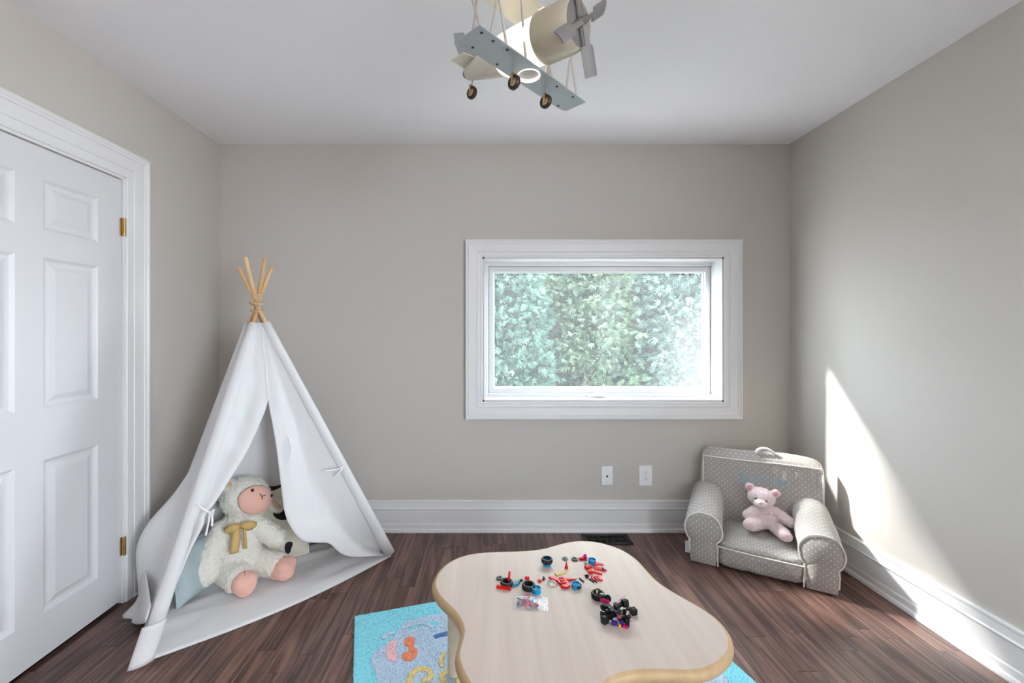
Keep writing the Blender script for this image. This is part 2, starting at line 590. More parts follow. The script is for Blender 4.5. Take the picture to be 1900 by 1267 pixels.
def glass_mat():
    m = bpy.data.materials.new('window_glass_painted_haze')
    m.use_nodes = True
    N, L = m.node_tree.nodes, m.node_tree.links
    N.remove(N['Principled BSDF'])
    tr = N.new('ShaderNodeBsdfTransparent'); tr.inputs[0].default_value = (0.97, 0.985, 0.98, 1)
    gl = N.new('ShaderNodeBsdfGlossy'); gl.inputs['Roughness'].default_value = 0.02
    lw = N.new('ShaderNodeLayerWeight'); pw = N.new('ShaderNodeMath'); pw.operation = 'POWER'; pw.inputs[1].default_value = 5
    L.new(lw.outputs['Facing'], pw.inputs[0])
    fz = N.new('ShaderNodeMath'); fz.operation = 'MULTIPLY_ADD'; fz.inputs[1].default_value = 0.8; fz.inputs[2].default_value = 0.004
    L.new(pw.outputs[0], fz.inputs[0])
    m1 = N.new('ShaderNodeMixShader'); L.new(fz.outputs[0], m1.inputs[0]); L.new(tr.outputs[0], m1.inputs[1]); L.new(gl.outputs[0], m1.inputs[2])
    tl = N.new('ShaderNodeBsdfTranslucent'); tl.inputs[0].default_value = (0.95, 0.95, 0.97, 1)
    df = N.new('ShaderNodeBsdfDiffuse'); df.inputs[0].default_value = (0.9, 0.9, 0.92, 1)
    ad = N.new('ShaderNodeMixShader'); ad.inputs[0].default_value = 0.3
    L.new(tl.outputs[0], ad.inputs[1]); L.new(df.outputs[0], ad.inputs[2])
    # painted haze: thin everywhere, with a white glare patch at the lower right
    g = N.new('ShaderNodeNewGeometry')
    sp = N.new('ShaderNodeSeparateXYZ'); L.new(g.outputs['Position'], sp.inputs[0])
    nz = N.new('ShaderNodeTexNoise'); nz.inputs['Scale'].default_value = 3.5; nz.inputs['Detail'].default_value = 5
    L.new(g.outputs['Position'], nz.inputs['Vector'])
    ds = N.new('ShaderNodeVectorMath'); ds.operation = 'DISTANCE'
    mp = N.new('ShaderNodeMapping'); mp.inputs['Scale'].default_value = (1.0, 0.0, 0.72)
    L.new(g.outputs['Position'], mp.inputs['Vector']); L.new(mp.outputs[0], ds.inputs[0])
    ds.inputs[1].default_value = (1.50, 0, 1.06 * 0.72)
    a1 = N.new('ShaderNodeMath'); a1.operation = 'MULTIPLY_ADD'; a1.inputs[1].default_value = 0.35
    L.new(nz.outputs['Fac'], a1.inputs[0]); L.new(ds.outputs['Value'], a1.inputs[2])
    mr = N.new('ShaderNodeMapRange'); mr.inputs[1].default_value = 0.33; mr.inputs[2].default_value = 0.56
    mr.inputs[3].default_value = 0.055; mr.inputs[4].default_value = GLASS_HAZE
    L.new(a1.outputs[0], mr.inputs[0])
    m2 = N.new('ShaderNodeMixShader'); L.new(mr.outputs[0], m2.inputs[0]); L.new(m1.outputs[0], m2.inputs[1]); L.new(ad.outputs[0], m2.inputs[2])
    L.new(m2.outputs[0], N['Material Output'].inputs['Surface'])
    return m
GLASS_HAZE = 0.028
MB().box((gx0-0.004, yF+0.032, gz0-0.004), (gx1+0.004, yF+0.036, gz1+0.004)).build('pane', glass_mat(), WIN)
# crank handle on the sill, sash locks at both sides
c = P(1107, 735, yF-0.02)
mb = MB()
mb.prism([(-0.062, 0), (0.062, 0), (0.060, 0.012), (0.050, 0.016), (0.026, 0.019), (0.018, 0.036), (0.006, 0.041), (-0.012, 0.034), (-0.030, 0.018), (-0.052, 0.014), (-0.062, 0.008)], -0.012, 0.012,
         Matrix.Translation((c.x, c.y, WZ0+0.013)) @ Matrix.Rotation(PI/2, 4, 'X'))
hd = mb.build('crank_cover', m_vinyl, WIN, bevel=0.002)
mb = MB().tube([(c.x-0.012, c.y-0.004, WZ0+0.056), (c.x+0.004, c.y-0.016, WZ0+0.050), (c.x+0.030, c.y-0.018, WZ0+0.034), (c.x+0.046, c.y-0.018, WZ0+0.026)], [0.006, 0.005, 0.005, 0.006], 8)
mb.sphere((c.x+0.048, c.y-0.018, WZ0+0.026), 0.008, 10, 6)
mb.build('crank_handle', m_vinyl, WIN, smooth=True)
for u_ in (900, 1313):
    q = P(u_, 690, yF - 0.012)
    mb = MB().box((q.x-0.006, q.y-0.012, q.z-0.045), (q.x+0.006, q.y+0.006, q.z+0.045))
    mb.box((q.x-0.004, q.y-0.022, q.z-0.03), (q.x+0.004, q.y-0.010, q.z+0.025))
    mb.build('sash_lock', m_vinyl, WIN, bevel=0.002)

# ------------------------------------------------------------------ door
DOOR = struct(bpy.data.objects.new('door_1', None), 'white six-panel door with brass hinges', 'door')
COL.objects.link(DOOR)
left3 = lambda a, b, d: (XL + d, a, b)
prof_d = [(0.0, -0.005), (0.0, 0.010), (0.003, 0.013), (0.040, 0.013), (0.043, 0.017), (0.096, 0.019), (0.099, 0.024), (0.108, 0.025), (0.112, 0.029), (0.120, 0.030), (0.124, 0.026), (0.130, 0.024), (0.130, -0.005)]
casing(MB(), (DY0-0.005, 0, DY1+0.007, DZ1+0.007), prof_d, left3, sides='ltr').build('door_casing', m_trim, DOOR)
mb = MB()
mb.box((XL-0.10, DY1-0.003, 0), (XL+0.004, DY1+0.008, DZ1)).box((XL-0.10, DY0-0.008, 0), (XL+0.004, DY0+0.003, DZ1))
mb.box((XL-0.10, DY0, DZ1-0.004), (XL+0.004, DY1, DZ1+0.008))
mb.build('door_jamb', m_trim, DOOR)
# slab with six openings
dy0, dy1, dz0, dz1 = DY0+0.006, 2.072, 0.016, DZ1-0.008
ys = [dy0, 1.368, 1.607, 1.711, 1.950, dy1]
zs = [dz0, 0.191, 0.802, 1.008, 1.612, 1.722, 1.924, dz1]
xf = XL - 0.006
mb = MB()
for i in range(5):
    for j in range(7):
        if i in (1, 3) and j in (1, 3, 5):
            continue
        mb.box((xf-0.038, ys[i], zs[j]), (xf, ys[i+1], zs[j+1]))
mb.build('door_slab', m_door, DOOR)
for i in (1, 3):
    for j in (1, 3, 5):
        y0, y1, z0, z1 = ys[i], ys[i+1], zs[j], zs[j+1]
        rings = []
        for o, d in [(0, 0.0), (0.004, -0.0035), (0.012, -0.0095), (0.017, -0.011), (0.024, -0.011), (0.030, -0.0095), (0.046, -0.0035), (0.049, -0.0025)]:
            rings.append([Vector((xf+d, y0+o, z0+o)), Vector((xf+d, y1-o, z0+o)), Vector((xf+d, y1-o, z1-o)), Vector((xf+d, y0+o, z1-o))])
        mb = MB().grid(rings, closed_u=True)
        mb.f.append(tuple(range(len(mb.v)-4, len(mb.v))))
        mb.build('panel', m_door, DOOR, solid=0.0)
for hz in (1.82, 0.276):
    mb = MB()
    for q in range(5):
        mb.lathe([(0.0062, -0.044 + q*0.0178), (0.0062, -0.044 + q*0.0178 + 0.0168)], 10, Matrix.Translation((XL+0.008, dy1+0.004, hz)))
    mb.box((XL-0.004, dy1-0.008, hz-0.043), (XL-0.001, dy1+0.010, hz+0.043))
    mb.build('hinge', m_brass, DOOR, smooth=True)
mb = MB().lathe([(0.026, 0), (0.026, 0.006), (0.011, 0.010), (0.011, 0.030), (0.024, 0.038), (0.027, 0.050), (0.020, 0.062), (0.004, 0.065)], 20,
                Matrix.Translation((xf, dy0+0.07, 0.96)) @ Matrix.Rotation(PI/2, 4, 'Y'))
mb.build('door_knob', m_brass, DOOR, smooth=True)

# ------------------------------------------------------------------ wall plates and floor register
def wall_plate(cu, cv, w_, h_):
    q = P(cu, cv, YB)
    return q, MB().box((q.x-w_/2, YB-0.0065, q.z-h_/2), (q.x+w_/2, YB, q.z+h_/2))
q, mb = wall_plate(1126, 882, 0.074, 0.122)
PL = thing('cable_wall_plate', (q.x, YB, q.z), 'white cable plate with one round black hole, left of the power outlet', 'wall plate')
o = mb.build('plate', m_plate, PL, bevel=0.003)
def local(o, root):
    """parts modelled in world coordinates -> keep their place under the thing's empty"""
    o.matrix_parent_inverse = (Matrix.Translation(root.location) @ root.rotation_euler.to_matrix().to_4x4()).inverted()
    return o
local(o, PL)
mb = MB().lathe([(0.0065, 0), (0.0065, 0.002), (0.0045, 0.0035)], 14, Matrix.Translation((q.x, YB-0.0065, q.z-0.004)) @ Matrix.Rotation(PI/2, 4, 'X'))
local(mb.build('cable_jack', m_dark, PL, smooth=True), PL)
for s in (-1, 1):
    local(MB().lathe([(0.003, 0), (0.003, 0.0012)], 10, Matrix.Translation((q.x, YB-0.0065, q.z + s*0.042)) @ Matrix.Rotation(PI/2, 4, 'X')).build('screw', mat('screw_grey', (0.55, 0.55, 0.55), 0.4, 0.6), PL), PL)
q, mb = wall_plate(1197.5, 882, 0.086, 0.132)
PL = thing('power_outlet', (q.x, YB, q.z), 'white wall plate with two stacked power sockets', 'outlet')
local(mb.build('plate', m_plate, PL, bevel=0.003), PL)
local(MB().box((q.x-0.0165, YB-0.0085, q.z-0.034), (q.x+0.0165, YB-0.006, q.z+0.034)).build('receptacle', m_plate, PL, bevel=0.001), PL)
for s in (-1, 1):
    mb = MB()
    for dx, dz, ww, hh in ((-0.007, 0.007, 0.0025, 0.008), (0.007, 0.007, 0.0025, 0.007), (0.0, -0.006, 0.005, 0.005)):
        mb.box((q.x+dx-ww/2, YB-0.0089, q.z+s*0.019+dz-hh/2), (q.x+dx+ww/2, YB-0.0084, q.z+s*0.019+dz+hh/2))
    local(mb.build('socket_slots', m_dark, PL), PL)

a, b = F(1077, 991), F(1173, 1011)
vx0, vx1, vy0, vy1 = 0.603, 0.900, 2.640, 2.768
VENT = thing('floor_register', ((vx0+vx1)/2, (vy0+vy1)/2, 0), 'black cast metal floor vent with scrollwork behind the play table', 'floor vent')
m_iron = mat('black_iron', (0.018, 0.017, 0.017), 0.42, 0.6, bump=(80, 0.2, 0.001))
mb = MB()
mb.box((vx0, vy0, 0), (vx1, vy0+0.018, 0.005)).box((vx0, vy1-0.018, 0), (vx1, vy1, 0.005)).box((vx0, vy0, 0), (vx0+0.018, vy1, 0.005)).box((vx1-0.018, vy0, 0), (vx1, vy1, 0.005))
local(mb.build('frame', m_iron, VENT, bevel=0.0015), VENT)
local(MB().box((vx0+0.01, vy0+0.01, 0.0002), (vx1-0.01, vy1-0.01, 0.0008)).build('damper', mat('vent_black', (0.004, 0.004, 0.004), 0.9), VENT), VENT)
ncell = 6
for i in range(ncell):
    cx = vx0 + 0.018 + (i + 0.5) * (vx1 - vx0 - 0.036) / ncell
    cy = (vy0 + vy1) / 2
    mb = MB()
    hx, hy = 0.0215, 0.046
    for s in (-1, 1):
        pts = [(cx + s*hx*math.sin(t*PI*2), cy - hy + 2*hy*t, 0.003) for t in np.linspace(0, 1, 13)]
        mb.tube(pts, 0.0024, 6)
    mb.tube([(cx-hx, cy, 0.003), (cx+hx, cy, 0.003)], 0.0022, 6)
    local(mb.build('scroll_bar', m_iron, VENT, smooth=True), VENT)

# ------------------------------------------------------------------ outdoors: cedars beyond the window
m_ground_bounce = mat('ground_pale_bounce', (0.50, 0.47, 0.45), 0.9, var=(3, (0.56, 0.53, 0.51), 0.2))  # unseen ground, kept pale and neutral to bounce daylight up to the ceiling
g_o = struct(MB().box((-16, YB+0.3, -0.75), (18, 30, -0.65)).box((XR+0.3, -14, -0.75), (18, YB+0.3, -0.65)).build('ground', m_ground_bounce), 'unseen ground outside the window, made pale to bounce daylight', 'ground')
def leaf_mat(name, c1, c2):
    m = mat(name, c1, 0.6, var=(7.0, c2, 0.12), transl=0.35)
    return m
LEAF = [leaf_mat('cedar_leaf', (0.06, 0.135, 0.094), (0.11, 0.18, 0.145)), leaf_mat('cedar_leaf_pale', (0.072, 0.138, 0.115), (0.13, 0.195, 0.17)), leaf_mat('cedar_leaf_warm', (0.072, 0.135, 0.082), (0.14, 0.175, 0.10))]
m_bark = mat('cedar_bark', (0.16, 0.11, 0.085), 0.9, bump=(30, 0.6, 0.01))
def cedar(x, y, h, r, leaf, label, nspr):
    root = thing('cedar_tree', (x, y, -0.65), label, 'tree', group='cedars outside the window')
    mb = MB().tube([(0, 0, 0), (0.02, 0.01, h*0.4), (0, 0, h*0.93)], [0.09, 0.06, 0.015], 8)
    nb = 34
    for i in range(nb):
        t = 0.08 + 0.85 * i / nb
        a = i * 2.399
        rr = r * (1.0 - 0.75*t) * 0.85
        z = h * t
        mb.tube([(0, 0, z), (rr*0.5*math.cos(a), rr*0.5*math.sin(a), z+0.10), (rr*math.cos(a), rr*math.sin(a), z+0.12)], [0.02, 0.012, 0.004], 5)
    mb.build('trunk', m_bark, root, smooth=True)
    # flat fans of scale leaves, clumped
    ncl = nspr // 26
    t = rng.random(ncl) ** 0.8
    a = rng.random(ncl) * 2*PI
    rad = r * (1.02 - 0.72*t) * (0.72 + 0.33*rng.random(ncl))
    cc = np.stack([rad*np.cos(a), rad*np.sin(a), 0.05 + t*(h-0.1)], 1)
    idx = np.repeat(np.arange(ncl), 26)
    n = len(idx)
    c = cc[idx] + rng.normal(0, 1, (n, 3)) * np.array([0.07, 0.07, 0.05])
    out = np.stack([np.cos(a[idx]), np.sin(a[idx]), np.full(n, -0.25)], 1) + rng.normal(0, 0.55, (n, 3))
    out /= np.linalg.norm(out, axis=1)[:, None]
    sd = np.cross(out, rng.normal(0, 1, (n, 3)))
    sd /= np.linalg.norm(sd, axis=1)[:, None]
    L_ = (0.045 + 0.055*rng.random(n))[:, None]
    V = []
    # five narrow blades fanning from the base
    for k_, (sa, ln) in enumerate(((-0.95, 0.55), (-0.48, 0.8), (0, 1.0), (0.48, 0.8), (0.95, 0.55))):
        d = out*math.cos(sa) + sd*math.sin(sa)
        s2 = -out*math.sin(sa) + sd*math.cos(sa)
        w_ = L_*0.085
        V += [c, c + d*L_*ln*0.55 + s2*w_, c + d*L_*ln, c + d*L_*ln*0.55 - s2*w_]
    V = np.stack(V, 1).reshape(-1, 3)
    nf = n*5
    me = bpy.data.meshes.new('foliage')
    me.vertices.add(len(V)); me.vertices.foreach_set('co', V.astype(np.float32).ravel())
    me.loops.add(nf*4); me.loops.foreach_set('vertex_index', np.arange(nf*4, dtype=np.int32))
    me.polygons.add(nf); me.polygons.foreach_set('loop_start', np.arange(0, nf*4, 4, dtype=np.int32))
    me.update(calc_edges=True); me.validate()
    me.materials.append(leaf)
    o = bpy.data.objects.new('foliage', me)
    COL.objects.link(o)
    o.parent = root
    o['kind'] = 'stuff'
    return root
cedar(0.15, 5.05, 3.0, 0.95, LEAF[0], 'bushy green cedar filling the left of the window view', 32000)
cedar(1.25, 5.35, 3.3, 1.0, LEAF[2], 'bushy green cedar in the middle of the window view', 34000)
cedar(2.35, 5.15, 3.2, 1.0, LEAF[1], 'pale bluish green cedar at the right of the window view', 34000)
cedar(0.75, 6.9, 3.6, 1.2, LEAF[0], 'dark cedar standing behind the gap between the left and middle cedars', 15000)
cedar(2.1, 7.0, 3.7, 1.3, LEAF[0], 'dark cedar standing behind the gap between the middle and right cedars', 15000)

cedar(-3.05, 5.1, 7.0, 1.2, LEAF[0], 'unseen tall cedar left of the window view, added to dapple the sun', 14000)  # added out of view to break up the sun on the right wall

# ------------------------------------------------------------------ rug
RC = Vector((-0.61, 1.965, 0)); RA = math.atan2(0.103, 0.351)
ex, ey = Vector((math.cos(RA), math.sin(RA), 0)), Vector((math.sin(RA), -math.cos(RA), 0))
RW, RD = 1.44, 1.22
RUG = thing('rug', RC + ex*RW/2 + ey*RD/2, 'turquoise rug with orange, pink and yellow sea motifs under the play table', 'rug', RA)
def rl(p):
    """world -> rug local (x along the back edge, y towards the back)"""
    d = Vector(p) - RUG.location
    return (d.dot(ex), -d.dot(ey))
def rp(u, v):
    return rl(F(u, v, 0.014))
def pile(name, c1, c2):
    return mat(name, c1, 0.95, bump=(900, 0.8, 0.003), var=(500, c2, 0.25), sheen=0.3)
m_turq = pile('pile_turquoise', srgb(122, 222, 240), srgb(150, 234, 246))
m_lav = pile('pile_pale_blue', srgb(184, 210, 234), srgb(210, 224, 242))
m_org = pile('pile_orange', srgb(246, 122, 66), srgb(250, 152, 102))
m_pink = pile('pile_pink', srgb(248, 182, 192), srgb(252, 206, 210))
m_yel = pile('pile_yellow', srgb(240, 210, 120), srgb(248, 224, 154))
m_nav = pile('pile_blue', srgb(38, 98, 168), srgb(66, 130, 190))
m_whi = pile('pile_white', srgb(196, 212, 232), srgb(216, 226, 240))
MB().box((-RW/2, -RD/2, 0), (RW/2, RD/2, 0.012)).build('base', m_turq, RUG, bevel=0.004)
def rug_pile(o, m, dens):
    a = sum(p.area for p in o.data.polygons if p.normal.z > 0.5)
    fur(o, m, max(60, int(a*dens)), 0.0038, 0.0013, o, 'pile')
rug_pile(bpy.data.objects['base'], m_turq, 42000)
def motif(name, m, pts, z=0.0145):
    rug_pile(MB().prism(pts, 0.010, z).build(name, m, RUG, bevel=0.0008, seg=1), m, 50000)
fieldp = [rp(*q) for q in ((700, 1262), (690, 1235), (692, 1212), (712, 1196), (728, 1182), (742, 1166), (752, 1152), (775, 1146), (800, 1140), (828, 1136))]
fieldp += [(-0.10, 0.50), (0.22, 0.52), (0.48, 0.46), (0.62, 0.30), (0.63, -0.1), (0.55, -0.42), (0.2, -0.52), (-0.25, -0.50), (-0.52, -0.36), (-0.60, -0.10)]
motif('pale_field', m_lav, [(p.x, p.y) for p in catmull([(x_, y_, 0) for x_, y_ in fieldp], 4, True)], 0.0135)
def blobby(name, m, px, z=0.0160):
    motif(name, m, [(p.x, p.y) for p in catmull([(*rp(*q), 0) for q in px], 5, True)], z)
blobby('orange_motif', m_org, [(750, 1188), (760, 1181), (769, 1186), (768, 1200), (774, 1206), (773, 1217), (764, 1225), (752, 1226), (745, 1219), (750, 1212), (758, 1208), (757, 1199), (751, 1197)])
blobby('pink_motif', m_pink, [(718, 1200), (728, 1188), (737, 1192), (732, 1204), (738, 1216), (734, 1226), (725, 1227), (718, 1219), (717, 1210)])
def stroke(name, m, px, w_, z=0.0162):
    path = catmull([(*rp(*q), 0) for q in px], 8)
    rug_pile(ribbon([(p.x, p.y) for p in path], w_, 0.010, z).build(name, m, RUG), m, 60000)
stroke('yellow_curl', m_yel, [(757, 1275), (764, 1252), (778, 1241), (793, 1243), (800, 1252), (795, 1260), (784, 1263)], 0.020)
stroke('yellow_curl', m_yel, [(826, 1266), (819, 1257), (824, 1249), (836, 1247), (848, 1256), (852, 1270)], 0.018)
stroke('yellow_curl', m_yel, [(824, 1212), (818, 1226), (821, 1238)], 0.014)
stroke('blue_stripe_motif', m_nav, [(806, 1182), (818, 1178), (832, 1175)], 0.020)
stroke('white_curl', m_whi, [(712, 1186), (718, 1177), (732, 1174)], 0.018)
stroke('white_curl', m_whi, [(745, 1166), (768, 1158), (790, 1157), (804, 1164)], 0.018)
stroke('turquoise_curl', m_turq, [(758, 1163), (775, 1158), (795, 1157), (812, 1160)], 0.030, 0.0150)

# ------------------------------------------------------------------ clover-shaped play table
TH = 0.385
outl = [(-0.211,1.598),(-0.183,1.709),(-0.127,1.774),(-0.057,1.809),(0.034,1.822),(0.126,1.826),(0.22,1.84),(0.30,1.880),(0.383,1.914),(0.469,1.911),
        (0.536,1.877),(0.586,1.826),(0.617,1.757),(0.627,1.685),(0.640,1.605),(0.672,1.539),(0.712,1.478),(0.745,1.42),(0.756,1.355),(0.742,1.290),(0.697,1.226),
        (0.617,1.178),(0.552,1.166),(0.466,1.170),(0.393,1.165),(0.342,1.148),(0.306,1.118),(0.27,1.06),(0.21,1.005),(0.13,0.985),(0.05,1.005),(-0.01,1.055),(-0.055,1.125),
        (-0.084,1.185),(-0.097,1.235),(-0.091,1.285),(-0.087,1.349),(-0.121,1.427),(-0.180,1.502)]
TC = Vector((0.275, 1.45, 0))
TAB = thing('play_table', TC, 'low clover-shaped pale wood play table on the turquoise rug', 'table')
cv = [p - TC for p in catmull([(x_, y_, 0) for x_, y_ in outl], 6, True)]
# smooth the outline
for _ in range(6):
    cv = [(cv[i-1] + cv[i]*2 + cv[(i+1) % len(cv)]) / 4 for i in range(len(cv))]
nrm = []
for i in range(len(cv)):
    t = (cv[(i+1) % len(cv)] - cv[i-1]).normalized()
    nrm.append(Vector((-t.y, t.x, 0)))
ar = sum(cv[i].x*cv[(i+1) % len(cv)].y - cv[(i+1) % len(cv)].x*cv[i].y for i in range(len(cv)))
if ar < 0:
    nrm = [-n for n in nrm]
# nrm now points inwards for a counter-clockwise outline
def ringt(inset, z):
    return [cv[i] + nrm[i]*inset + Vector((0, 0, z)) for i in range(len(cv))]
def wood_pale(name, c1, c2, rough):
    return mat(name, c1, rough, var=(26, c2, 0.2), bump=(60, 0.02, 0.001), stretch=(1, 0.06, 1), spec=0.2)
m_maple = wood_pale('maple_laminate', srgb(196, 180, 167), srgb(207, 192, 180), 0.6)
m_edge = wood_pale('beech_edge_band', srgb(186, 156, 118), srgb(200, 172, 134), 0.4)
top_in = 0.016
mb = MB()
mb.grid([ringt(top_in, TH-0.006), ringt(top_in, TH)], closed_u=True)
o_ = len(mb.v) - len(cv)
mb.f.append(tuple(range(o_, o_ + len(cv))))
mb.build('tabletop', m_maple, TAB)
T_ = 0.038
mb = MB()
rows = [ringt(top_in, TH - 0.003), ringt(top_in, TH - 0.0005)]
for k in range(9):
    a = PI/2 - PI*k/8
    rows.append(ringt(top_in - 0.0155*math.cos(a), TH - T_/2 + (T_/2 - 0.0002)*math.sin(a)))
rows.append(ringt(0.06, TH - T_ + 0.0004))
mb.grid(rows, closed_u=True)
mb.f.append(tuple(range(len(mb.v) - len(cv), len(mb.v))))
mb.build('edge_band', m_edge, TAB, smooth=True)
m_leg = wood_pale('beech_leg', srgb(206, 186, 160), srgb(216, 198, 174), 0.4)
for lx, ly in ((-0.128, 1.628), (0.45, 1.79), (0.63, 1.345), (0.115, 1.12)):
    q = Vector((lx, ly, 0)) - TC
    lg = MB().lathe([(0.020, 0.0162), (0.024, 0.019), (0.025, 0.03), (0.0245, 0.20), (0.026, 0.30), (0.026, TH-0.03)], 24, Matrix.Translation(q)).build('leg', m_leg, TAB, smooth=True)
    MB().lathe([(0.052, TH-0.046), (0.052, TH-0.037)], 20, Matrix.Translation(q)).build('mounting_plate', mat('galvanised', (0.5, 0.5, 0.5), 0.35, 0.8), TAB)
    for k in range(4):
        mb = MB().sphere((q.x+0.010, q.y-0.0215, 0.042 + k*0.013), 0.003, 8, 6)
        mb.build('screw', m_dark, lg)

# ------------------------------------------------------------------ building-brick toys on the table
def plastic(name, rgb_, rough=0.22, transl=0):
    return mat('plastic_' + name, srgb(*rgb_), rough + 0.1, bump=(30, 0.01, 0.001), transl=transl, spec=0.25)
p_red, p_blue, p_blk, p_gry = plastic('red', (206, 24, 24)), plastic('azure', (22, 142, 190)), plastic('black', (17, 16, 18), 0.4), plastic('grey', (96, 108, 108))
p_tan, p_pink, p_lgr, p_mag = plastic('tan', (214, 186, 112)), plastic('hot_pink', (206, 28, 104)), plastic('light_grey', (168, 174, 176)), plastic('magenta_clear', (226, 130, 206), 0.1, 0.5)
p_pur, p_yel, p_rub, p_dgr = plastic('purple', (66, 34, 138)), plastic('yellow', (232, 184, 30)), mat('rubber_black', (0.012, 0.012, 0.014), 0.6, bump=(200, 0.1, 0.001)), plastic('dark_grey', (66, 66, 64))
p_aq = plastic('clear_aqua', (40, 160, 190), 0.08, 0.4)
TZ = TH
def T(u, v, dz=0.0):
    q = F(u, v, TZ)
    q.z = TZ + dz
    return q
G_TOY = 'toy pieces scattered on the play table'
def toy(name, u, v, label, rz=0, cat='toy brick', dz=0.0):
    return thing(name, T(u, v, dz), label, cat, rz, G_TOY)
def tyre(root, r=0.0215, h=0.017, z=0.0, name='tyre'):
    ri = r*0.70
    prof = [(ri, z), (r*0.93, z), (r, z+h*0.16), (r, z+h*0.84), (r*0.93, z+h), (ri, z+h), (ri*1.04, z+h*0.5), (ri, z)]
    o = MB().lathe(prof, 32, capb=False, capt=False).build(name, p_rub, root, smooth=True)
    mb = MB()
    for k in range(20):
        a = 2*PI*k/20
        mb.box((r-0.0006, -0.0016, z+h*0.2), (r+0.0008, 0.0016, z+h*0.8), Matrix.Rotation(a, 4, 'Z'))
    mb.build('tread', p_rub, o)
    return o
def hub(root, r=0.0155, h=0.016, z=0.0):
    o = MB().lathe([(r*0.9, z), (r, z+0.001), (r*0.93, z+h*0.4), (r*0.93, z+h*0.6), (r, z+h-0.001), (r*0.97, z+h), (r*0.86, z+h), (r*0.82, z+h*0.55), (0.006, z+h*0.5)], 28, capt=False).build('hub', p_blue, root, smooth=True)
    mb = MB().lathe([(0.0062, z+h*0.4), (0.0062, z+h*0.82), (0.0042, z+h*0.82), (0.004, z+h*0.55)], 16)
    mb.build('hub_centre', p_blue, o, smooth=True)
    for k in range(6):
        MB().box((0.006, -0.0009, z+h*0.42), (r*0.88, 0.0009, z+h*0.72), Matrix.Rotation(k*PI/3, 4, 'Z')).build('spoke', p_blue, o)
    return o
def studs(mb, nx, ny, z, p=0.008, x0=0, y0=0):
    for i in range(nx):
        for j in range(ny):
            mb.lathe([(0.0024, z-0.0002), (0.0024, z+0.0017)], 10, Matrix.Translation((x0+(i-(nx-1)/2)*p, y0+(j-(ny-1)/2)*p, 0)))
    return mb
def brick(root, name, nx, ny, h, m, M=None, z=0.0):
    """a plate or brick with studs as one part (or a top-level mesh when root is None)"""
    mb = MB().box((-nx*0.004+0.0001, -ny*0.004+0.0001, z), (nx*0.004-0.0001, ny*0.004-0.0001, z+h))
    studs(mb, nx, ny, z+h)
    o = mb.build(name, m, root)
    if M is not None:
        o.matrix_local = M
    return o
def one(mb, name, m, u, v, label, rz=0, cat='toy brick', bevel=0.0, smooth=False, dz=0.0):
    o = mb.build(name, m, None, bevel=bevel, smooth=smooth)
    o.location = T(u, v, dz)
    o.rotation_euler = (0, 0, rz)
    return tag(o, label, cat, G_TOY)
ring = lambda r, h: MB().lathe([(r*0.32, 0), (r*0.95, 0), (r, h*0.3), (r, h*0.8), (r*0.92, h), (r*0.55, h), (r*0.5, h*0.7), (r*0.32, h*0.7), (r*0.32, 0)], 24, capb=False, capt=False)

t = toy('wheel_toy', 1015, 1049, 'black toy tyre standing on an azure hub, nearest the far edge of the table', cat='toy wheel')
hub(t, h=0.021); tyre(t, z=0.012)
one(ring(0.0125, 0.005), 'toy_disc', p_gry, 1048.5, 1037.5, 'grey toy disc lying alone behind the red cone', cat='toy disc', smooth=True)
one(ring(0.0135, 0.006), 'toy_disc', p_dgr, 1066, 1038.5, 'dark grey toy disc tucked against the hot pink and red piece', cat='toy disc', smooth=True)
one(MB().lathe([(0.0068, 0), (0.0068, 0.006), (0.0052, 0.007), (0.0018, 0.026), (0.0012, 0.027)], 16), 'toy_cone', p_red, 1051, 1054, 'small red toy cone standing alone', smooth=True)
mb = studs(MB().box((-0.024, -0.008, 0), (0.024, 0.008, 0.0035)), 6, 2, 0.0035)
one(mb, 'toy_plate', p_tan, 1040.5, 1064, 'tan studded toy plate above the red toy shuttle', 0.45)
t = toy('toy_build', 1082, 1038, 'small red and hot pink brick build beside the azure wheel hub at the back', 0.1, 'toy build')
brick(t, 'wedge', 4, 2, 0.0032, p_red, Matrix.Rotation(-0.25, 4, 'Z'), 0.0)
brick(t, 'plate', 3, 2, 0.0032, p_pink, Matrix.Translation((0.006, 0.006, 0)) @ Matrix.Rotation(0.6, 4, 'Z'), 0.0033)
brick(t, 'brick', 2, 1, 0.0096, p_pink, Matrix.Translation((0.008, 0.004, 0)) @ Matrix.Rotation(0.9, 4, 'Z') @ Matrix.Rotation(0.3, 4, 'Y'), 0.0068)
brick(t, 'tile', 2, 1, 0.0032, p_red, Matrix.Translation((-0.012, -0.002, 0)) @ Matrix.Rotation(0.3, 4, 'Z'), 0.0052)
t = toy('wheel_hub', 1098.5, 1046, 'azure toy wheel hub at the back beside the red brick pile', cat='toy wheel')
hub(t, h=0.019)
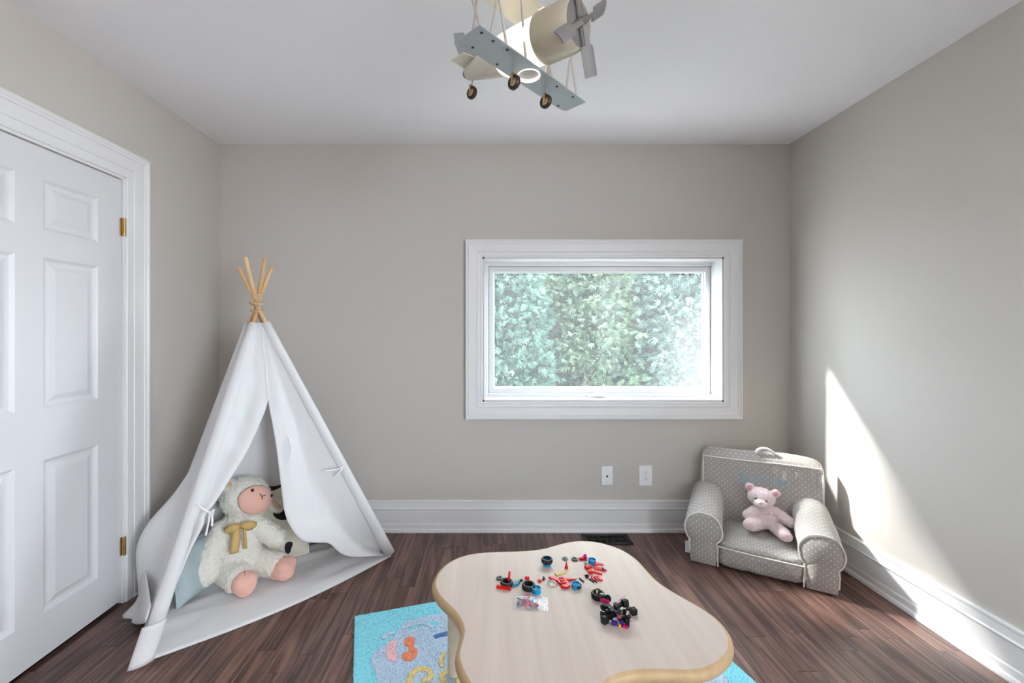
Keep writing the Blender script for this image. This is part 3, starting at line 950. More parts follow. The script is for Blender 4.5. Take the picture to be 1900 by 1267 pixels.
# red pile: each piece is a toy of its own
mb = studs(MB().prism([(-0.022, -0.007), (0.016, -0.008), (0.024, 0.002), (0.010, 0.008), (-0.020, 0.007)], 0, 0.005), 4, 1, 0.005, x0=-0.004)
one(mb, 'toy_wedge', p_red, 1114, 1057, 'long red wedge on the right side of the red brick pile', -0.35)
mb = studs(MB().prism([(-0.018, -0.009), (0.020, -0.005), (0.022, 0.003), (-0.010, 0.010)], 0, 0.0045), 3, 1, 0.0045)
one(mb, 'toy_wedge', p_red, 1110, 1051, 'red wedge lying on top of the red brick pile', -0.2, dz=0.0075)
mb = studs(MB().box((-0.012, -0.008, 0), (0.012, 0.008, 0.0096)), 3, 2, 0.0096)
one(mb, 'toy_brick', p_red, 1091, 1054, 'red studded brick at the left end of the red pile', 0.5)
mb = studs(MB().box((-0.008, -0.008, 0), (0.008, 0.008, 0.0096)), 2, 2, 0.0096)
one(mb, 'toy_brick', p_red, 1095, 1063, 'square red brick at the front of the red pile', 0.1)
mb = MB().prism([(-0.020, -0.004), (0.018, -0.004), (0.022, 0.004), (-0.020, 0.006)], 0, 0.006)
one(mb, 'toy_beam', p_red, 1107, 1063.5, 'thin red beam lying along the front of the red pile', -0.55, bevel=0.001)
mb = MB().box((-0.007, -0.004, 0), (0.007, 0.004, 0.008)); mb.tube([(-0.003, 0, 0.008), (-0.003, 0, 0.013)], 0.0025, 8)
one(mb, 'bracket_toy', p_dgr, 1120, 1059, 'dark grey bracket at the right end of the red pile', -0.4, bevel=0.0008)
mb = MB().box((-0.005, -0.004, 0), (0.005, 0.004, 0.009)); mb.tube([(0, 0, 0.009), (0, 0, 0.012)], 0.0026, 8)
one(mb, 'bracket_toy', p_lgr, 1087, 1046.5, 'light grey bracket at the left end of the red pile', 0.3)
# red shuttle build
t = toy('toy_shuttle', 1043, 1081, 'red brick shuttle with splayed wings in the middle of the table', 0.0, 'toy build')
SM = Matrix.Rotation(-0.5, 4, 'Z')
MB().prism([(-0.010, -0.030), (0.012, -0.034), (0.018, -0.012), (0.014, 0.022), (-0.012, 0.018), (-0.018, 0.0)], 0.0, 0.009, Matrix.Rotation(0.35, 4, 'Z')).build('body', p_red, t, bevel=0.001)
MB().prism([(-0.048, 0.026), (-0.030, 0.032), (0.0, 0.008), (-0.012, -0.006)], 0.002, 0.008).build('wing', p_red, t, bevel=0.001)
MB().prism([(0.058, 0.016), (0.010, 0.022), (0.006, 0.008), (0.050, 0.010)], 0.002, 0.007).build('wing', p_red, t, bevel=0.001)
MB().prism([(-0.012, -0.034), (0.010, -0.044), (0.026, -0.030), (0.008, -0.022)], 0.001, 0.010).build('nose', p_red, t, bevel=0.0015)
for k in range(3):
    o = studs(MB().box((-0.008, -0.004, 0.009), (0.008, 0.004, 0.0125)), 2, 1, 0.0125).build('tile', p_red, t)
    o.matrix_local = Matrix.Translation((-0.001 + 0.002*k, 0.012 - 0.014*k, 0)) @ Matrix.Rotation(0.35, 4, 'Z')
t = toy('wheel_hub', 1068.5, 1090.5, 'azure toy wheel hub with a black ring beside the red shuttle', cat='toy wheel')
hub(t, h=0.0175)
MB().lathe([(0.0165, 0.004), (0.0178, 0.004), (0.0178, 0.012), (0.0165, 0.012), (0.0165, 0.004)], 28, Matrix.Translation((0.003, 0.003, 0)), False, False).build('ring', p_rub, t, smooth=True)
pts = [(-0.016 + 0.032*i/8, 0, 0.003 + 0.011*math.sin(PI*i/8)) for i in range(9)]
one(MB().tube(pts, 0.0034, 8), 'toy_arch', p_lgr, 1025, 1084, 'silver grey arched toy piece left of the red shuttle', -0.15, smooth=True)
mb = MB().prism([(-0.007, -0.005), (0.006, -0.006), (0.008, 0.004), (-0.004, 0.007)], 0, 0.008); studs(mb, 1, 1, 0.008)
one(mb, 'toy_brick', p_red, 1001, 1079, 'tiny red brick next to a black connector', 0.4)
mb = MB().tube([(-0.005, 0, 0.004), (0.006, 0.002, 0.004)], 0.0038, 8).tube([(0, 0, 0.004), (0.001, 0.004, 0.012)], 0.003, 8)
one(mb, 'toy_connector', p_dgr, 1009, 1076, 'tiny black connector between the tyre and the red shuttle', 0.6, smooth=True)
one(MB().tube([(-0.013, 0, 0.0028), (0.013, 0, 0.0028)], 0.0028, 8), 'toy_axle', p_dgr, 1079, 1077, 'short dark axle right of the ringed azure hub', -1.1, smooth=True)
one(MB().tube([(-0.013, 0, 0.0028), (0.013, 0, 0.0028)], 0.0028, 8), 'toy_axle', p_dgr, 1098, 1078, 'short dark axle left of the red bracket frame', -1.1, smooth=True)
one(MB().tube([(-0.011, 0, 0.0028), (0.011, 0, 0.0028)], 0.0028, 8), 'toy_axle', p_dgr, 1104.5, 1078.5, 'short dark axle under the red bracket frame', -1.2, smooth=True)
mb = MB()
for a in (0.3, 2.4, 4.5):
    mb.tube([(0, 0, 0.005), (0.008*math.cos(a), 0.008*math.sin(a), 0.004)], [0.004, 0.0033], 8)
mb.tube([(0, 0, 0.003), (0, 0, 0.011)], 0.0036, 8)
one(mb, 'toy_connector', p_blk, 1089, 1071, 'black three-way toy connector above the axles', 0, smooth=True)
mb = MB().box((-0.018, 0.006, 0), (0.016, 0.012, 0.006)).box((-0.018, -0.010, 0), (-0.012, 0.012, 0.006)).box((0.004, -0.018, 0), (0.016, 0.004, 0.006)).box((-0.004, -0.016, 0), (0.001, 0.010, 0.005))
one(mb, 'bracket_toy', p_red, 1107, 1074, 'red open bracket frame at the right of the loose axles', 0.25, bevel=0.0008)
# left cluster
one(ring(0.0125, 0.005), 'toy_disc', p_gry, 927.5, 1073.5, 'grey toy disc behind the leftmost tyre', cat='toy disc', smooth=True)
t = toy('tyre_toy', 940, 1086.5, 'black toy tyre with a red stick standing in it, leftmost on the table', cat='toy wheel'); tyre(t, 0.0225, 0.018)
one(MB().tube([(0.0, 0, 0.010), (0.004, 0.004, 0.044)], [0.0055, 0.0045], 4), 'toy_stick', p_red, 944, 1083.5, 'red stick leaning up out of the leftmost tyre', 0.2, bevel=0.0005)
mb = studs(MB().box((-0.026, -0.0045, 0), (0.026, 0.0045, 0.010)), 6, 1, 0.010)
one(mb, 'toy_beam', p_red, 934.5, 1092.5, 'long red beam in front of the leftmost tyre', -0.30)
mb = MB().prism([(-0.016, -0.012), (0.004, -0.010), (0.020, 0.010), (0.012, 0.015), (-0.008, 0.004)], 0, 0.009)
one(mb, 'toy_canopy', p_aq, 957, 1085, 'clear aqua canopy piece between the two left tyres', 0.15, bevel=0.002)
mb = studs(MB().box((-0.009, -0.004, 0), (0.009, 0.004, 0.0035)), 2, 1, 0.0035)
one(mb, 'toy_plate', p_blk, 965.5, 1078, 'small dark plate touching the clear aqua canopy', 0.6)
t = toy('tyre_toy', 981, 1092, 'empty black toy tyre beside the azure hub at front left', cat='toy wheel'); tyre(t, 0.0235, 0.0185)
mb = studs(MB().box((-0.008, -0.004, 0), (0.008, 0.004, 0.0096)), 2, 1, 0.0096)
one(mb, 'toy_brick', p_red, 978, 1074.5, 'small red brick peeking out behind the empty tyre')
t = toy('wheel_hub', 995.5, 1099, 'azure toy wheel hub in front of the empty black tyre', cat='toy wheel'); hub(t, 0.0165, 0.0175)
# tyre with a small figure-like vehicle in front
t = toy('tyre_toy', 1109.5, 1109, 'black toy tyre behind the hot pink bike', cat='toy wheel'); tyre(t, 0.0225, 0.019)
t = toy('toy_bike', 1117, 1116, 'grey and hot pink toy bike leaning on a black tyre', -0.5, 'toy build')
MB().prism([(-0.018, -0.006), (0.020, -0.006), (0.026, 0.0), (0.018, 0.007), (-0.016, 0.006)], 0.002, 0.012).build('body', p_pink, t, bevel=0.0015)
MB().lathe([(0.010, -0.003), (0.012, -0.002), (0.012, 0.002), (0.010, 0.003)], 20, Matrix.Translation((0.018, 0.006, 0.0125)) @ Matrix.Rotation(1.2, 4, 'X')).build('wheel', p_blk, t, smooth=True)
MB().lathe([(0.010, -0.003), (0.012, -0.002), (0.012, 0.002), (0.010, 0.003)], 20, Matrix.Translation((-0.018, 0.008, 0.0125)) @ Matrix.Rotation(1.3, 4, 'X')).build('wheel', p_blk, t, smooth=True)
MB().box((-0.010, 0.006, 0.012), (0.004, 0.014, 0.022)).build('engine', p_lgr, t, bevel=0.001)
MB().tube([(-0.008, 0.010, 0.022), (-0.014, 0.014, 0.032), (-0.018, 0.006, 0.036)], 0.002, 6).build('handlebar', p_dgr, t, smooth=True)
MB().box((-0.022, 0.006, 0.018), (-0.016, 0.010, 0.028)).build('lamp', p_tan, t)
one(MB().tube([(-0.006, 0, 0.006), (0.0, 0.0, 0.003), (0.010, 0.003, 0.008)], [0.0015, 0.003, 0.001], 6), 'toy_flame', p_mag, 1127, 1114, 'clear pink flame piece beside the hot pink bike', 0.5, smooth=True)
one(MB().tube([(-0.008, 0, 0.003), (0.0, 0.002, 0.006), (0.008, 0.0, 0.001)], [0.001, 0.003, 0.001], 6), 'toy_flame', p_mag, 1131, 1124, 'clear pink flame piece behind the black robot', 1.8, smooth=True)
# black robot build
t = toy('toy_robot', 1142, 1154, 'black brick robot with purple, yellow and pink parts at the table front', 0.0, 'toy build')
rr_ = random.Random(3)
def bb(name, c, s, m, rz, tilt=0.0, bev=0.001):
    Mx = Matrix.Translation(c) @ Matrix.Rotation(rz, 4, 'Z') @ Matrix.Rotation(tilt, 4, 'X')
    mb = MB().box((-s[0]/2, -s[1]/2, -s[2]/2), (s[0]/2, s[1]/2, s[2]/2))
    o = mb.build(name, m, t, bevel=bev)
    o.matrix_local = Mx
    return o
bb('body', (0.0, 0.012, 0.026), (0.034, 0.024, 0.022), p_blk, 0.3)
bb('body', (-0.020, 0.006, 0.020), (0.024, 0.022, 0.018), p_blk, -0.2, 0.3)
bb('leg', (-0.038, -0.008, 0.0135), (0.017, 0.018, 0.022), p_blk, 0.5, -0.1)
bb('leg', (-0.030, 0.006, 0.009), (0.016, 0.016, 0.017), p_blk, 0.2)
bb('leg', (0.034, -0.014, 0.011), (0.012, 0.028, 0.020), p_blk, -0.4, -0.15)
bb('leg', (0.026, 0.0, 0.016), (0.018, 0.020, 0.018), p_blk, 0.1, 0.3)
bb('arm', (0.022, 0.026, 0.038), (0.026, 0.010, 0.012), p_blk, 0.6, 0.2)
bb('arm', (0.040, 0.030, 0.042), (0.020, 0.016, 0.020), p_blk, 0.35, -0.2)
bb('arm', (-0.022, 0.026, 0.034), (0.026, 0.009, 0.010), p_dgr, -0.5, 0.2)
bb('shoulder', (-0.030, 0.030, 0.028), (0.018, 0.014, 0.010), p_blk, 0.4, 0.5)
o = MB().lathe([(0.004, 0), (0.008, 0.002), (0.008, 0.010), (0.004, 0.012)], 16).build('head', p_dgr, t, smooth=True); o.matrix_local = Matrix.Translation((0.008, 0.022, 0.036))
bb('chest', (0.008, -0.008, 0.020), (0.010, 0.010, 0.016), p_mag, 0.2, 0.2)
bb('chest', (0.014, -0.008, 0.022), (0.005, 0.008, 0.018), p_yel, 0.3)
bb('hip', (-0.008, -0.016, 0.008), (0.018, 0.010, 0.012), p_pur, -0.2)
bb('hip', (0.014, -0.018, 0.010), (0.010, 0.008, 0.014), p_pur, 0.5)
bb('foot', (0.006, -0.022, 0.004), (0.007, 0.007, 0.008), p_yel, 0.3)
bb('foot', (0.024, -0.026, 0.004), (0.016, 0.010, 0.008), p_pink, -0.3)
for k in range(26):
    bb('brick', (rr_.gauss(-0.002, 0.020), rr_.gauss(0.008, 0.012), rr_.uniform(0.012, 0.040)), (rr_.uniform(0.008, 0.018), rr_.uniform(0.006, 0.012), rr_.uniform(0.003, 0.009)),
       rr_.choice([p_blk, p_blk, p_blk, p_dgr]), rr_.uniform(0, 3.1), rr_.uniform(-0.6, 0.6), 0.0006)
for k in range(14):
    a = rr_.random()*6.28
    o = MB().lathe([(0.0026, 0), (0.0026, 0.003)], 8).build('stud', rr_.choice([p_lgr, p_dgr, p_blk, p_blk]), t)
    o.matrix_local = Matrix.Translation((rr_.uniform(-0.03, 0.03), rr_.uniform(0.004, 0.026), rr_.uniform(0.028, 0.038)))
MB().tube([(0.018, 0.034, 0.044), (0.044, 0.042, 0.058)], 0.0012, 5).build('antenna', p_mag, t)
mb = MB().box((-0.010, -0.009, 0), (0.010, 0.009, 0.018)); studs(mb, 2, 2, 0.018)
one(mb, 'toy_brick', p_blk, 1175, 1139, 'black cube brick at the right of the robot', 0.3)
mb = MB().prism([(-0.006, -0.004), (0.006, -0.004), (0.0, 0.006)], 0, 0.007)
one(mb, 'toy_wedge', p_lgr, 1168, 1131, 'tiny light grey wedge just behind the black cube brick', 0.3)
mb = MB().prism([(-0.016, -0.008), (0.018, -0.010), (0.008, 0.008), (-0.010, 0.006)], 0, 0.0022)
one(mb, 'toy_wing', p_mag, 1160, 1150, 'flat clear pink wing lying right of the robot', 0.2)

# clear bag full of small pieces
t = toy('plastic_bag', 985, 1119, 'clear plastic bag of tiny colourful bricks at front left of the table', -0.12, 'bag')
def clear_mat():
    m = bpy.data.materials.new('clear_film')
    m.use_nodes = True
    N, L = m.node_tree.nodes, m.node_tree.links
    N.remove(N['Principled BSDF'])
    tr = N.new('ShaderNodeBsdfTransparent'); gl = N.new('ShaderNodeBsdfGlossy'); gl.inputs['Roughness'].default_value = 0.12
    df = N.new('ShaderNodeBsdfDiffuse'); df.inputs[0].default_value = (0.85, 0.85, 0.9, 1)
    m1 = N.new('ShaderNodeMixShader'); m1.inputs[0].default_value = 0.14
    L.new(tr.outputs[0], m1.inputs[1]); L.new(df.outputs[0], m1.inputs[2])
    lw = N.new('ShaderNodeLayerWeight'); pw = N.new('ShaderNodeMath'); pw.operation = 'POWER'; pw.inputs[1].default_value = 4
    L.new(lw.outputs['Facing'], pw.inputs[0])
    fz = N.new('ShaderNodeMath'); fz.operation = 'MULTIPLY_ADD'; fz.inputs[1].default_value = 0.8; fz.inputs[2].default_value = 0.05
    L.new(pw.outputs[0], fz.inputs[0])
    tc = N.new('ShaderNodeTexCoord'); nz = N.new('ShaderNodeTexNoise'); nz.inputs['Scale'].default_value = 90
    L.new(tc.outputs['Object'], nz.inputs['Vector'])
    bn = N.new('ShaderNodeBump'); bn.inputs['Strength'].default_value = 0.8; bn.inputs['Distance'].default_value = 0.004
    L.new(nz.outputs['Fac'], bn.inputs['Height']); L.new(bn.outputs[0], gl.inputs['Normal']); L.new(bn.outputs[0], lw.inputs['Normal'])
    m2 = N.new('ShaderNodeMixShader'); L.new(fz.outputs[0], m2.inputs[0]); L.new(m1.outputs[0], m2.inputs[1]); L.new(gl.outputs[0], m2.inputs[2])
    L.new(m2.outputs[0], N['Material Output'].inputs['Surface'])
    return m
BW, BD = 0.058, 0.037
rows = []
for j in range(13):
    row = []
    for i in range(17):
        a, b = -1 + 2*i/16, -1 + 2*j/12
        hgt = 0.017 * max(0, (1-abs(a+0.2)**2.2)) * max(0, 1-abs(b)**2.5)
        hgt = max(hgt, 0) + 0.0012 + 0.002*noise.noise(Vector((a*3, b*3, 1)))*(1-abs(a))
        row.append(Vector((a*BW, b*BD, max(hgt, 0.001))))
    rows.append(row)
mb = MB().grid(rows)
mb.add([(-BW, -BD, 0.0004), (BW, -BD, 0.0004), (BW, BD, 0.0004), (-BW, BD, 0.0004)], [(0, 1, 2, 3)])
mb.build('film', clear_mat(), t, smooth=True)
cols = [p_red, p_red, plastic('orange', (232, 106, 40)), p_gry, p_lgr, p_blue, p_pink, p_dgr]
for k in range(46):
    a, b = rr_.gauss(-0.25, 0.32), rr_.gauss(-0.1, 0.42)
    if abs(a) > 0.85 or abs(b) > 0.8:
        continue
    hmax = 0.015*(1-abs(a+0.2)**2.2)*(1-abs(b)**2.5)
    s = rr_.uniform(0.004, 0.009)
    mb = MB().box((-s, -0.003, -0.0018), (s, 0.003, 0.0018))
    studs(mb, 2 if s > 0.006 else 1, 1, 0.0018)
    o = mb.build('small_brick', rr_.choice(cols), t)
    o.matrix_local = Matrix.Translation((a*BW, b*BD, 0.0035 + max(0, hmax-0.004)*rr_.random())) @ Matrix.Rotation(rr_.uniform(0, 3.1), 4, 'Z') @ Matrix.Rotation(rr_.uniform(-0.3, 0.3), 4, 'X')

# ------------------------------------------------------------------ play tent (teepee)
m_canvas = mat('canvas_white', (0.93, 0.92, 0.925), 0.85, bump=(700, 0.25, 0.0008), sheen=0.2, transl=0.30)
m_tape = mat('cotton_tape_white', (0.86, 0.85, 0.86), 0.85, bump=(900, 0.2, 0.0005))
m_bamboo = mat('bamboo_pole', srgb(196, 152, 104), 0.5, var=(18, srgb(224, 190, 146), 0.2), stretch=(1, 1, 0.15))
m_string = mat('jute_string', srgb(206, 184, 150), 0.9)
FLp, FRp, BRp, BLp = Vector((-1.373, 1.690, 0)), Vector((-0.553, 2.510, 0)), Vector((-0.79, 2.765, 0)), Vector((-1.712, 2.15, 0))
TLp, TRp, TBR, TBL = P(468, 600, 2.22), P(496, 598, 2.26), P(489, 598, 2.31), P(459, 602, 2.27)
TENT = thing('play_tent', (-1.20, 2.25, 0), 'white canvas teepee play tent on four bamboo poles by the door', 'play tent')
def tl(o):
    return local(o, TENT)
inset = lambda p, q, d: p + (q - p).normalized() * d
ctr = Vector((-1.15, 2.28, 0))
def pole(foot, top, tip):
    mid = foot.lerp(top, 0.5)
    path = catmull([inset(foot, ctr, 0.03) + Vector((0, 0, 0.012)), mid.lerp(Vector((ctr.x, ctr.y, mid.z)), 0.02), top.lerp(Vector((-1.215, 2.265, top.z)), 0.22), P(477, 563, 2.262).lerp(tip, 0.05) + (tip - P(477, 563, 2.262))*0.06, tip], 8)
    n = len(path)
    rs = [0.0105 + (0.0010 if i % 9 == 4 else 0) for i in range(n)]
    return tl(MB().tube(path, rs, 12).build('bamboo_pole', m_bamboo, TENT, smooth=True))
pole(FLp, TLp, P(492, 480, 2.33))
pole(BLp, TBL, P(504, 497, 2.37))
pole(FRp, TRp, P(455, 477, 2.20))
pole(BRp, TBR, P(443, 497, 2.24))
# string lashing
cc = P(477, 563, 2.262)
for dz, r_ in ((0.004, 0.034), (-0.004, 0.034), (0.0, 0.036), (0.05, 0.030), (-0.04, 0.032)):
    pts = [cc + Vector((r_*math.cos(a), r_*0.95*math.sin(a), dz + 0.006*math.sin(a*2))) for a in np.linspace(0, 2*PI, 20, endpoint=False)]
    tl(MB().tube(pts, 0.0022, 6, closed=True).build('string', m_string, TENT, smooth=True))
tl(MB().tube([cc + Vector((0.03, -0.02, 0)), cc + Vector((0.045, -0.03, 0.02)), cc + Vector((0.03, -0.035, 0.03)), cc + Vector((0.025, -0.03, -0.02))], 0.002, 6).build('string', m_string, TENT, smooth=True))

n_front = (FRp - FLp).cross(TLp - FLp).normalized()
if n_front.y > 0:
    n_front = -n_front
def polept(foot, top, t):
    return top.lerp(foot, t)
def nz(p, f, a, seed=0):
    return noise.noise(Vector(p)*f + Vector((seed, seed*1.7, 0)))*a
def panel(name, edgeA, edgeB, nrm, rows=48, cols=26, bulge=None, wr=0.006, seed=0, mt=None):
    """fabric between two edge curves (lists of points, top to bottom)"""
    pts = []
    for i in range(rows+1):
        r = i/rows
        a, b = edgeA(r), edgeB(r)
        row = []
        for j in range(cols+1):
            q = j/cols
            p = a.lerp(b, q)
            w_ = math.sin(PI*q) * min(1, r*3)
            d = w_*(nz(p, 9, wr, seed) + nz((p.x*3, p.y*3, p.z*1.0), 8, wr*1.2, seed+5))
            if bulge:
                d += bulge(q, r)
            row.append(p + nrm*d)
        pts.append(row)
    return tl(MB().grid(pts).build(name, mt or m_canvas, TENT, smooth=True, solid=0.003))
def curve_fn(pts):
    pts = [Vector(p) for p in pts]
    sm = catmull(pts, 12)
    ln = [0]
    for i in range(1, len(sm)):
        ln.append(ln[-1] + (sm[i]-sm[i-1]).length)
    tot = ln[-1]
    def f(r):
        s = r*tot
        for i in range(1, len(sm)):
            if ln[i] >= s - 1e-9:
                k = (s - ln[i-1])/max(ln[i]-ln[i-1], 1e-9)
                return sm[i-1].lerp(sm[i], k)
        return sm[-1]
    return f
H = lambda u, v: hit(u, v, FLp, n_front)
# header panel above the opening (both halves meet at a seam)
apexO = H(497, 741)
tq = 0.335
def fpole(foot, top, t):
    return lambda r: polept(foot, top, r*t)
seam_top = TLp.lerp(TRp, 0.52)
# left flap: from the seam above and the tied edge below
edgeL = curve_fn([seam_top, H(493, 680), H(497, 741), H(480, 790), H(457, 840), H(429, 885), H(398, 934), H(380, 955), H(378, 972), H(354, 1020), H(328, 1082), H(308, 1122), H(290, 1180), H(272, 1222)])
edgeR = curve_fn([seam_top, H(493, 680), H(497, 741), H(506, 790), H(514, 840), H(522, 906), H(528, 949), H(540, 979), H(560, 1003), H(588, 1007), H(611, 1008), H(631, 1026), H(654, 1033), H(690, 1032), H(716, 1030)])
def foldL(q, r):
    tie = math.exp(-((r-0.60)/0.08)**2)
    env = math.sin(PI*min(1, q))*min(1, r*2.2)
    return env*(0.020*math.sin(q*7.5 + 0.6)*(1-0.4*tie)) - 0.012*tie*math.sin(PI*q)
def foldR(q, r):
    env = math.sin(PI*q)*min(1, r*2.0)
    return env*(0.022*math.sin((1-q)*6.0 + r*1.3)) - 0.03*env*r - 0.05*q*(1-q)*r
panel('front_flap', lambda r: polept(FLp, TLp, min(r*1.0, 0.985)), lambda r: edgeL(r), n_front, 60, 26, lambda q, r: foldL(q, r), 0.009, 1)
panel('front_flap', lambda r: polept(FRp, TRp, min(r*1.0, 0.985)), lambda r: edgeR(r), n_front, 60, 26, lambda q, r: foldR(q, r), 0.009, 2)
# sides and back
def side_n(a, b, ta):
    n = (b - a).cross(ta - a).normalized()
    if n.dot(a + b - 2*ctr) < 0:
        n = -n
    return n
nL = side_n(FLp, BLp, TLp)
def bulgeL(q, r):
    lim = 0.115*math.exp(-((r-0.80)/0.17)**2)*math.exp(-((q-0.80)/0.28)**2)
    return lim + 0.012*math.sin(q*9)*r*math.sin(PI*q)
blow = BLp + Vector((0.0, -0.0, 0.0))
panel('side_panel', lambda r: polept(FLp, TLp, r*0.955), lambda r: polept(blow, TBL, r*0.99), nL, 48, 24, bulgeL, 0.006, 3)
nR = side_n(FRp, BRp, TRp)
panel('side_panel', lambda r: polept(FRp, TRp, r*0.99), lambda r: polept(BRp, TBR, r*0.99), nR, 40, 12, lambda q, r: 0.012*math.sin(PI*q)*math.sin(r*9), 0.004, 4)
nB = side_n(BRp, BLp, TBR)
panel('back_panel', lambda r: polept(BLp, TBL, r*0.99), lambda r: polept(BRp, TBR, r*0.99), nB, 40, 26, lambda q, r: 0.09*math.sin(PI*q)*math.exp(-((r-0.82)/0.22)**2), 0.008, 5)
# loose hem corner that spreads on the floor beside the door, and the pole sleeve end
c0, c1 = F(221, 1146, 0.004), F(246, 1156, 0.004)
hemA = curve_fn([polept(FLp, TLp, 0.86) + nL*0.030, polept(FLp, TLp, 0.90) + nL*0.03, P(250, 1158, 1.95) - Vector((0, 0, 0.0))])
hemB = curve_fn([polept(BLp, TBL, 0.86) + nL*0.075, F(252, 1104, 0.06) + Vector((0.01, 0, 0)), F(224, 1142, 0.008)])
panel('hem_corner', hemA, hemB, nL, 16, 14, lambda q, r: 0.006*math.sin(q*11)*r, 0.004, 8)
s0 = polept(FLp, TLp, 0.90)
ax = (FLp - s0).normalized()
sw = Vector((0.70, 0.71, 0))
rows = []
for i in range(9):
    r = i/8
    p = s0.lerp(FLp + Vector((0, 0, 0.004)), r) + n_front*0.018
    rows.append([p + sw*(x_*0.040) + n_front*(0.016*(1-abs(x_)**2)) + nL*0.0 for x_ in np.linspace(-1, 1, 9)])
tl(MB().grid(rows).build('pole_sleeve', m_canvas, TENT, smooth=True, solid=0.003))
for ft, tp, e_ in ((FLp, TLp, 0.93), (FRp, TRp, 0.985), (BRp, TBR, 0.97), (BLp, TBL, 0.97)):
    axis = Vector((-1.215, 2.265, 0))
    path = []
    for i in range(15):
        p = polept(ft, tp, i/14*e_)
        path.append(p + (Vector((axis.x, axis.y, p.z)) - p).normalized()*0.012)
    tl(MB().tube(path, [0.022 + 0.007*i/14 for i in range(15)], 14, cap=False).build('pole_sleeve', m_canvas, TENT, smooth=True, solid=0.002))
# seam down to the opening, ties
tl(MB().tube([seam_top + n_front*0.006, H(493, 680) + n_front*0.006, H(497, 741) + n_front*0.006], 0.0025, 6).build('seam', m_tape, TENT))
def tape(pts, w_=0.004):
    return tl(MB().tube(catmull(pts, 6), w_, 6).build('tie_string', m_tape, TENT, smooth=True))
f_ = n_front*0.03
tape([H(362, 934) + f_, H(374, 944) + f_*1.4, H(387, 951) + f_*1.2, H(391, 962) + f_, H(390, 974) + f_], 0.0045)
tape([H(386, 950) + f_*1.2, H(383, 972) + f_, H(379, 992) + f_*0.9], 0.004)
tape([H(386, 950) + f_*1.2, H(392, 944) + f_*1.5, H(389, 955) + f_*1.3], 0.004)
tape([H(634, 862) + f_, H(622, 870) + f_*1.2, H(608, 872) + f_*1.1, H(598, 874) + f_*0.9], 0.004)
tape([H(632, 866) + f_, H(624, 876) + f_*1.2, H(618, 884) + f_], 0.004)
tape([H(533, 806), H(537, 822) + f_*0.4, H(539, 830) + f_*0.5], 0.004)
tape([H(539, 830) + f_*0.4, H(537, 846) + f_*0.4, H(531, 860)], 0.004)
# floor mat
rows = []
for i in range(31):
    r = i/30
    row = []
    for j in range(25):
        q = j/24
        a = FLp.lerp(BLp, q*0.97); b = FRp.lerp(BRp, q*0.97)
        p = a.lerp(b, 0.012 + 0.975*r)
        p += Vector((0.702, -0.712, 0)) * (0.055*math.sin(PI*r)*(1-q)**2)
        z = 0.004 + 0.010*abs(nz(p, 7, 1.0, 3))*min(1, q*6) + 0.034*max(0, nz((p.x*2.2-p.y*2.6, p.x*0.6, 0), 4, 1.0, 9))*min(1, q*5) + 0.02*q
        row.append(Vector((p.x, p.y, z)))
    rows.append(row)
tl(MB().grid(rows).build('floor_mat', m_canvas, TENT, smooth=True, solid=0.004))

# ------------------------------------------------------------------ cushions in the tent
def cushion(name, c, size, th, rot, m, label, seed=0):
    rows_t, rows_b = [], []
    n = 20
    for j in range(n+1):
        rt, rb = [], []
        for i in range(n+1):
            a, b = -1+2*i/n, -1+2*j/n
            pin = 1 - 0.07*(1-abs(b)**2) if abs(a) == 1 else 1 - 0.07*(abs(a))*(1-b*b)
            pin2 = 1 - 0.07*abs(b)*(1-a*a)
            h_ = th*(max(0, (1-a**4)*(1-b**4)))**0.5
            w_ = nz((a*1.5, b*1.5, seed), 1.5, 0.008)
            x_, y_ = a*size/2*pin, b*size/2*pin2
            rt.append(Vector((x_, y_, h_/2 + w_*(h_/th))))
            rb.append(Vector((x_, y_, -h_/2 + w_*(h_/th))))
        rows_t.append(rt); rows_b.append(rb)
    root = thing(name, c, label, 'cushion')
    mb = MB().grid(rows_t)
    mb.grid([list(reversed(r)) for r in rows_b])
    o = mb.build('cover', m, root, smooth=True)
    o.rotation_euler = rot
    edge = [rows_t[0][i] for i in range(n)] + [rows_t[j][n] for j in range(n)] + [rows_t[n][n-i] for i in range(n)] + [rows_t[n-j][0] for j in range(n)]
    e = MB().tube(edge, 0.004, 6, closed=True).build('piping', m, root, smooth=True)
    e.rotation_euler = rot
    return root
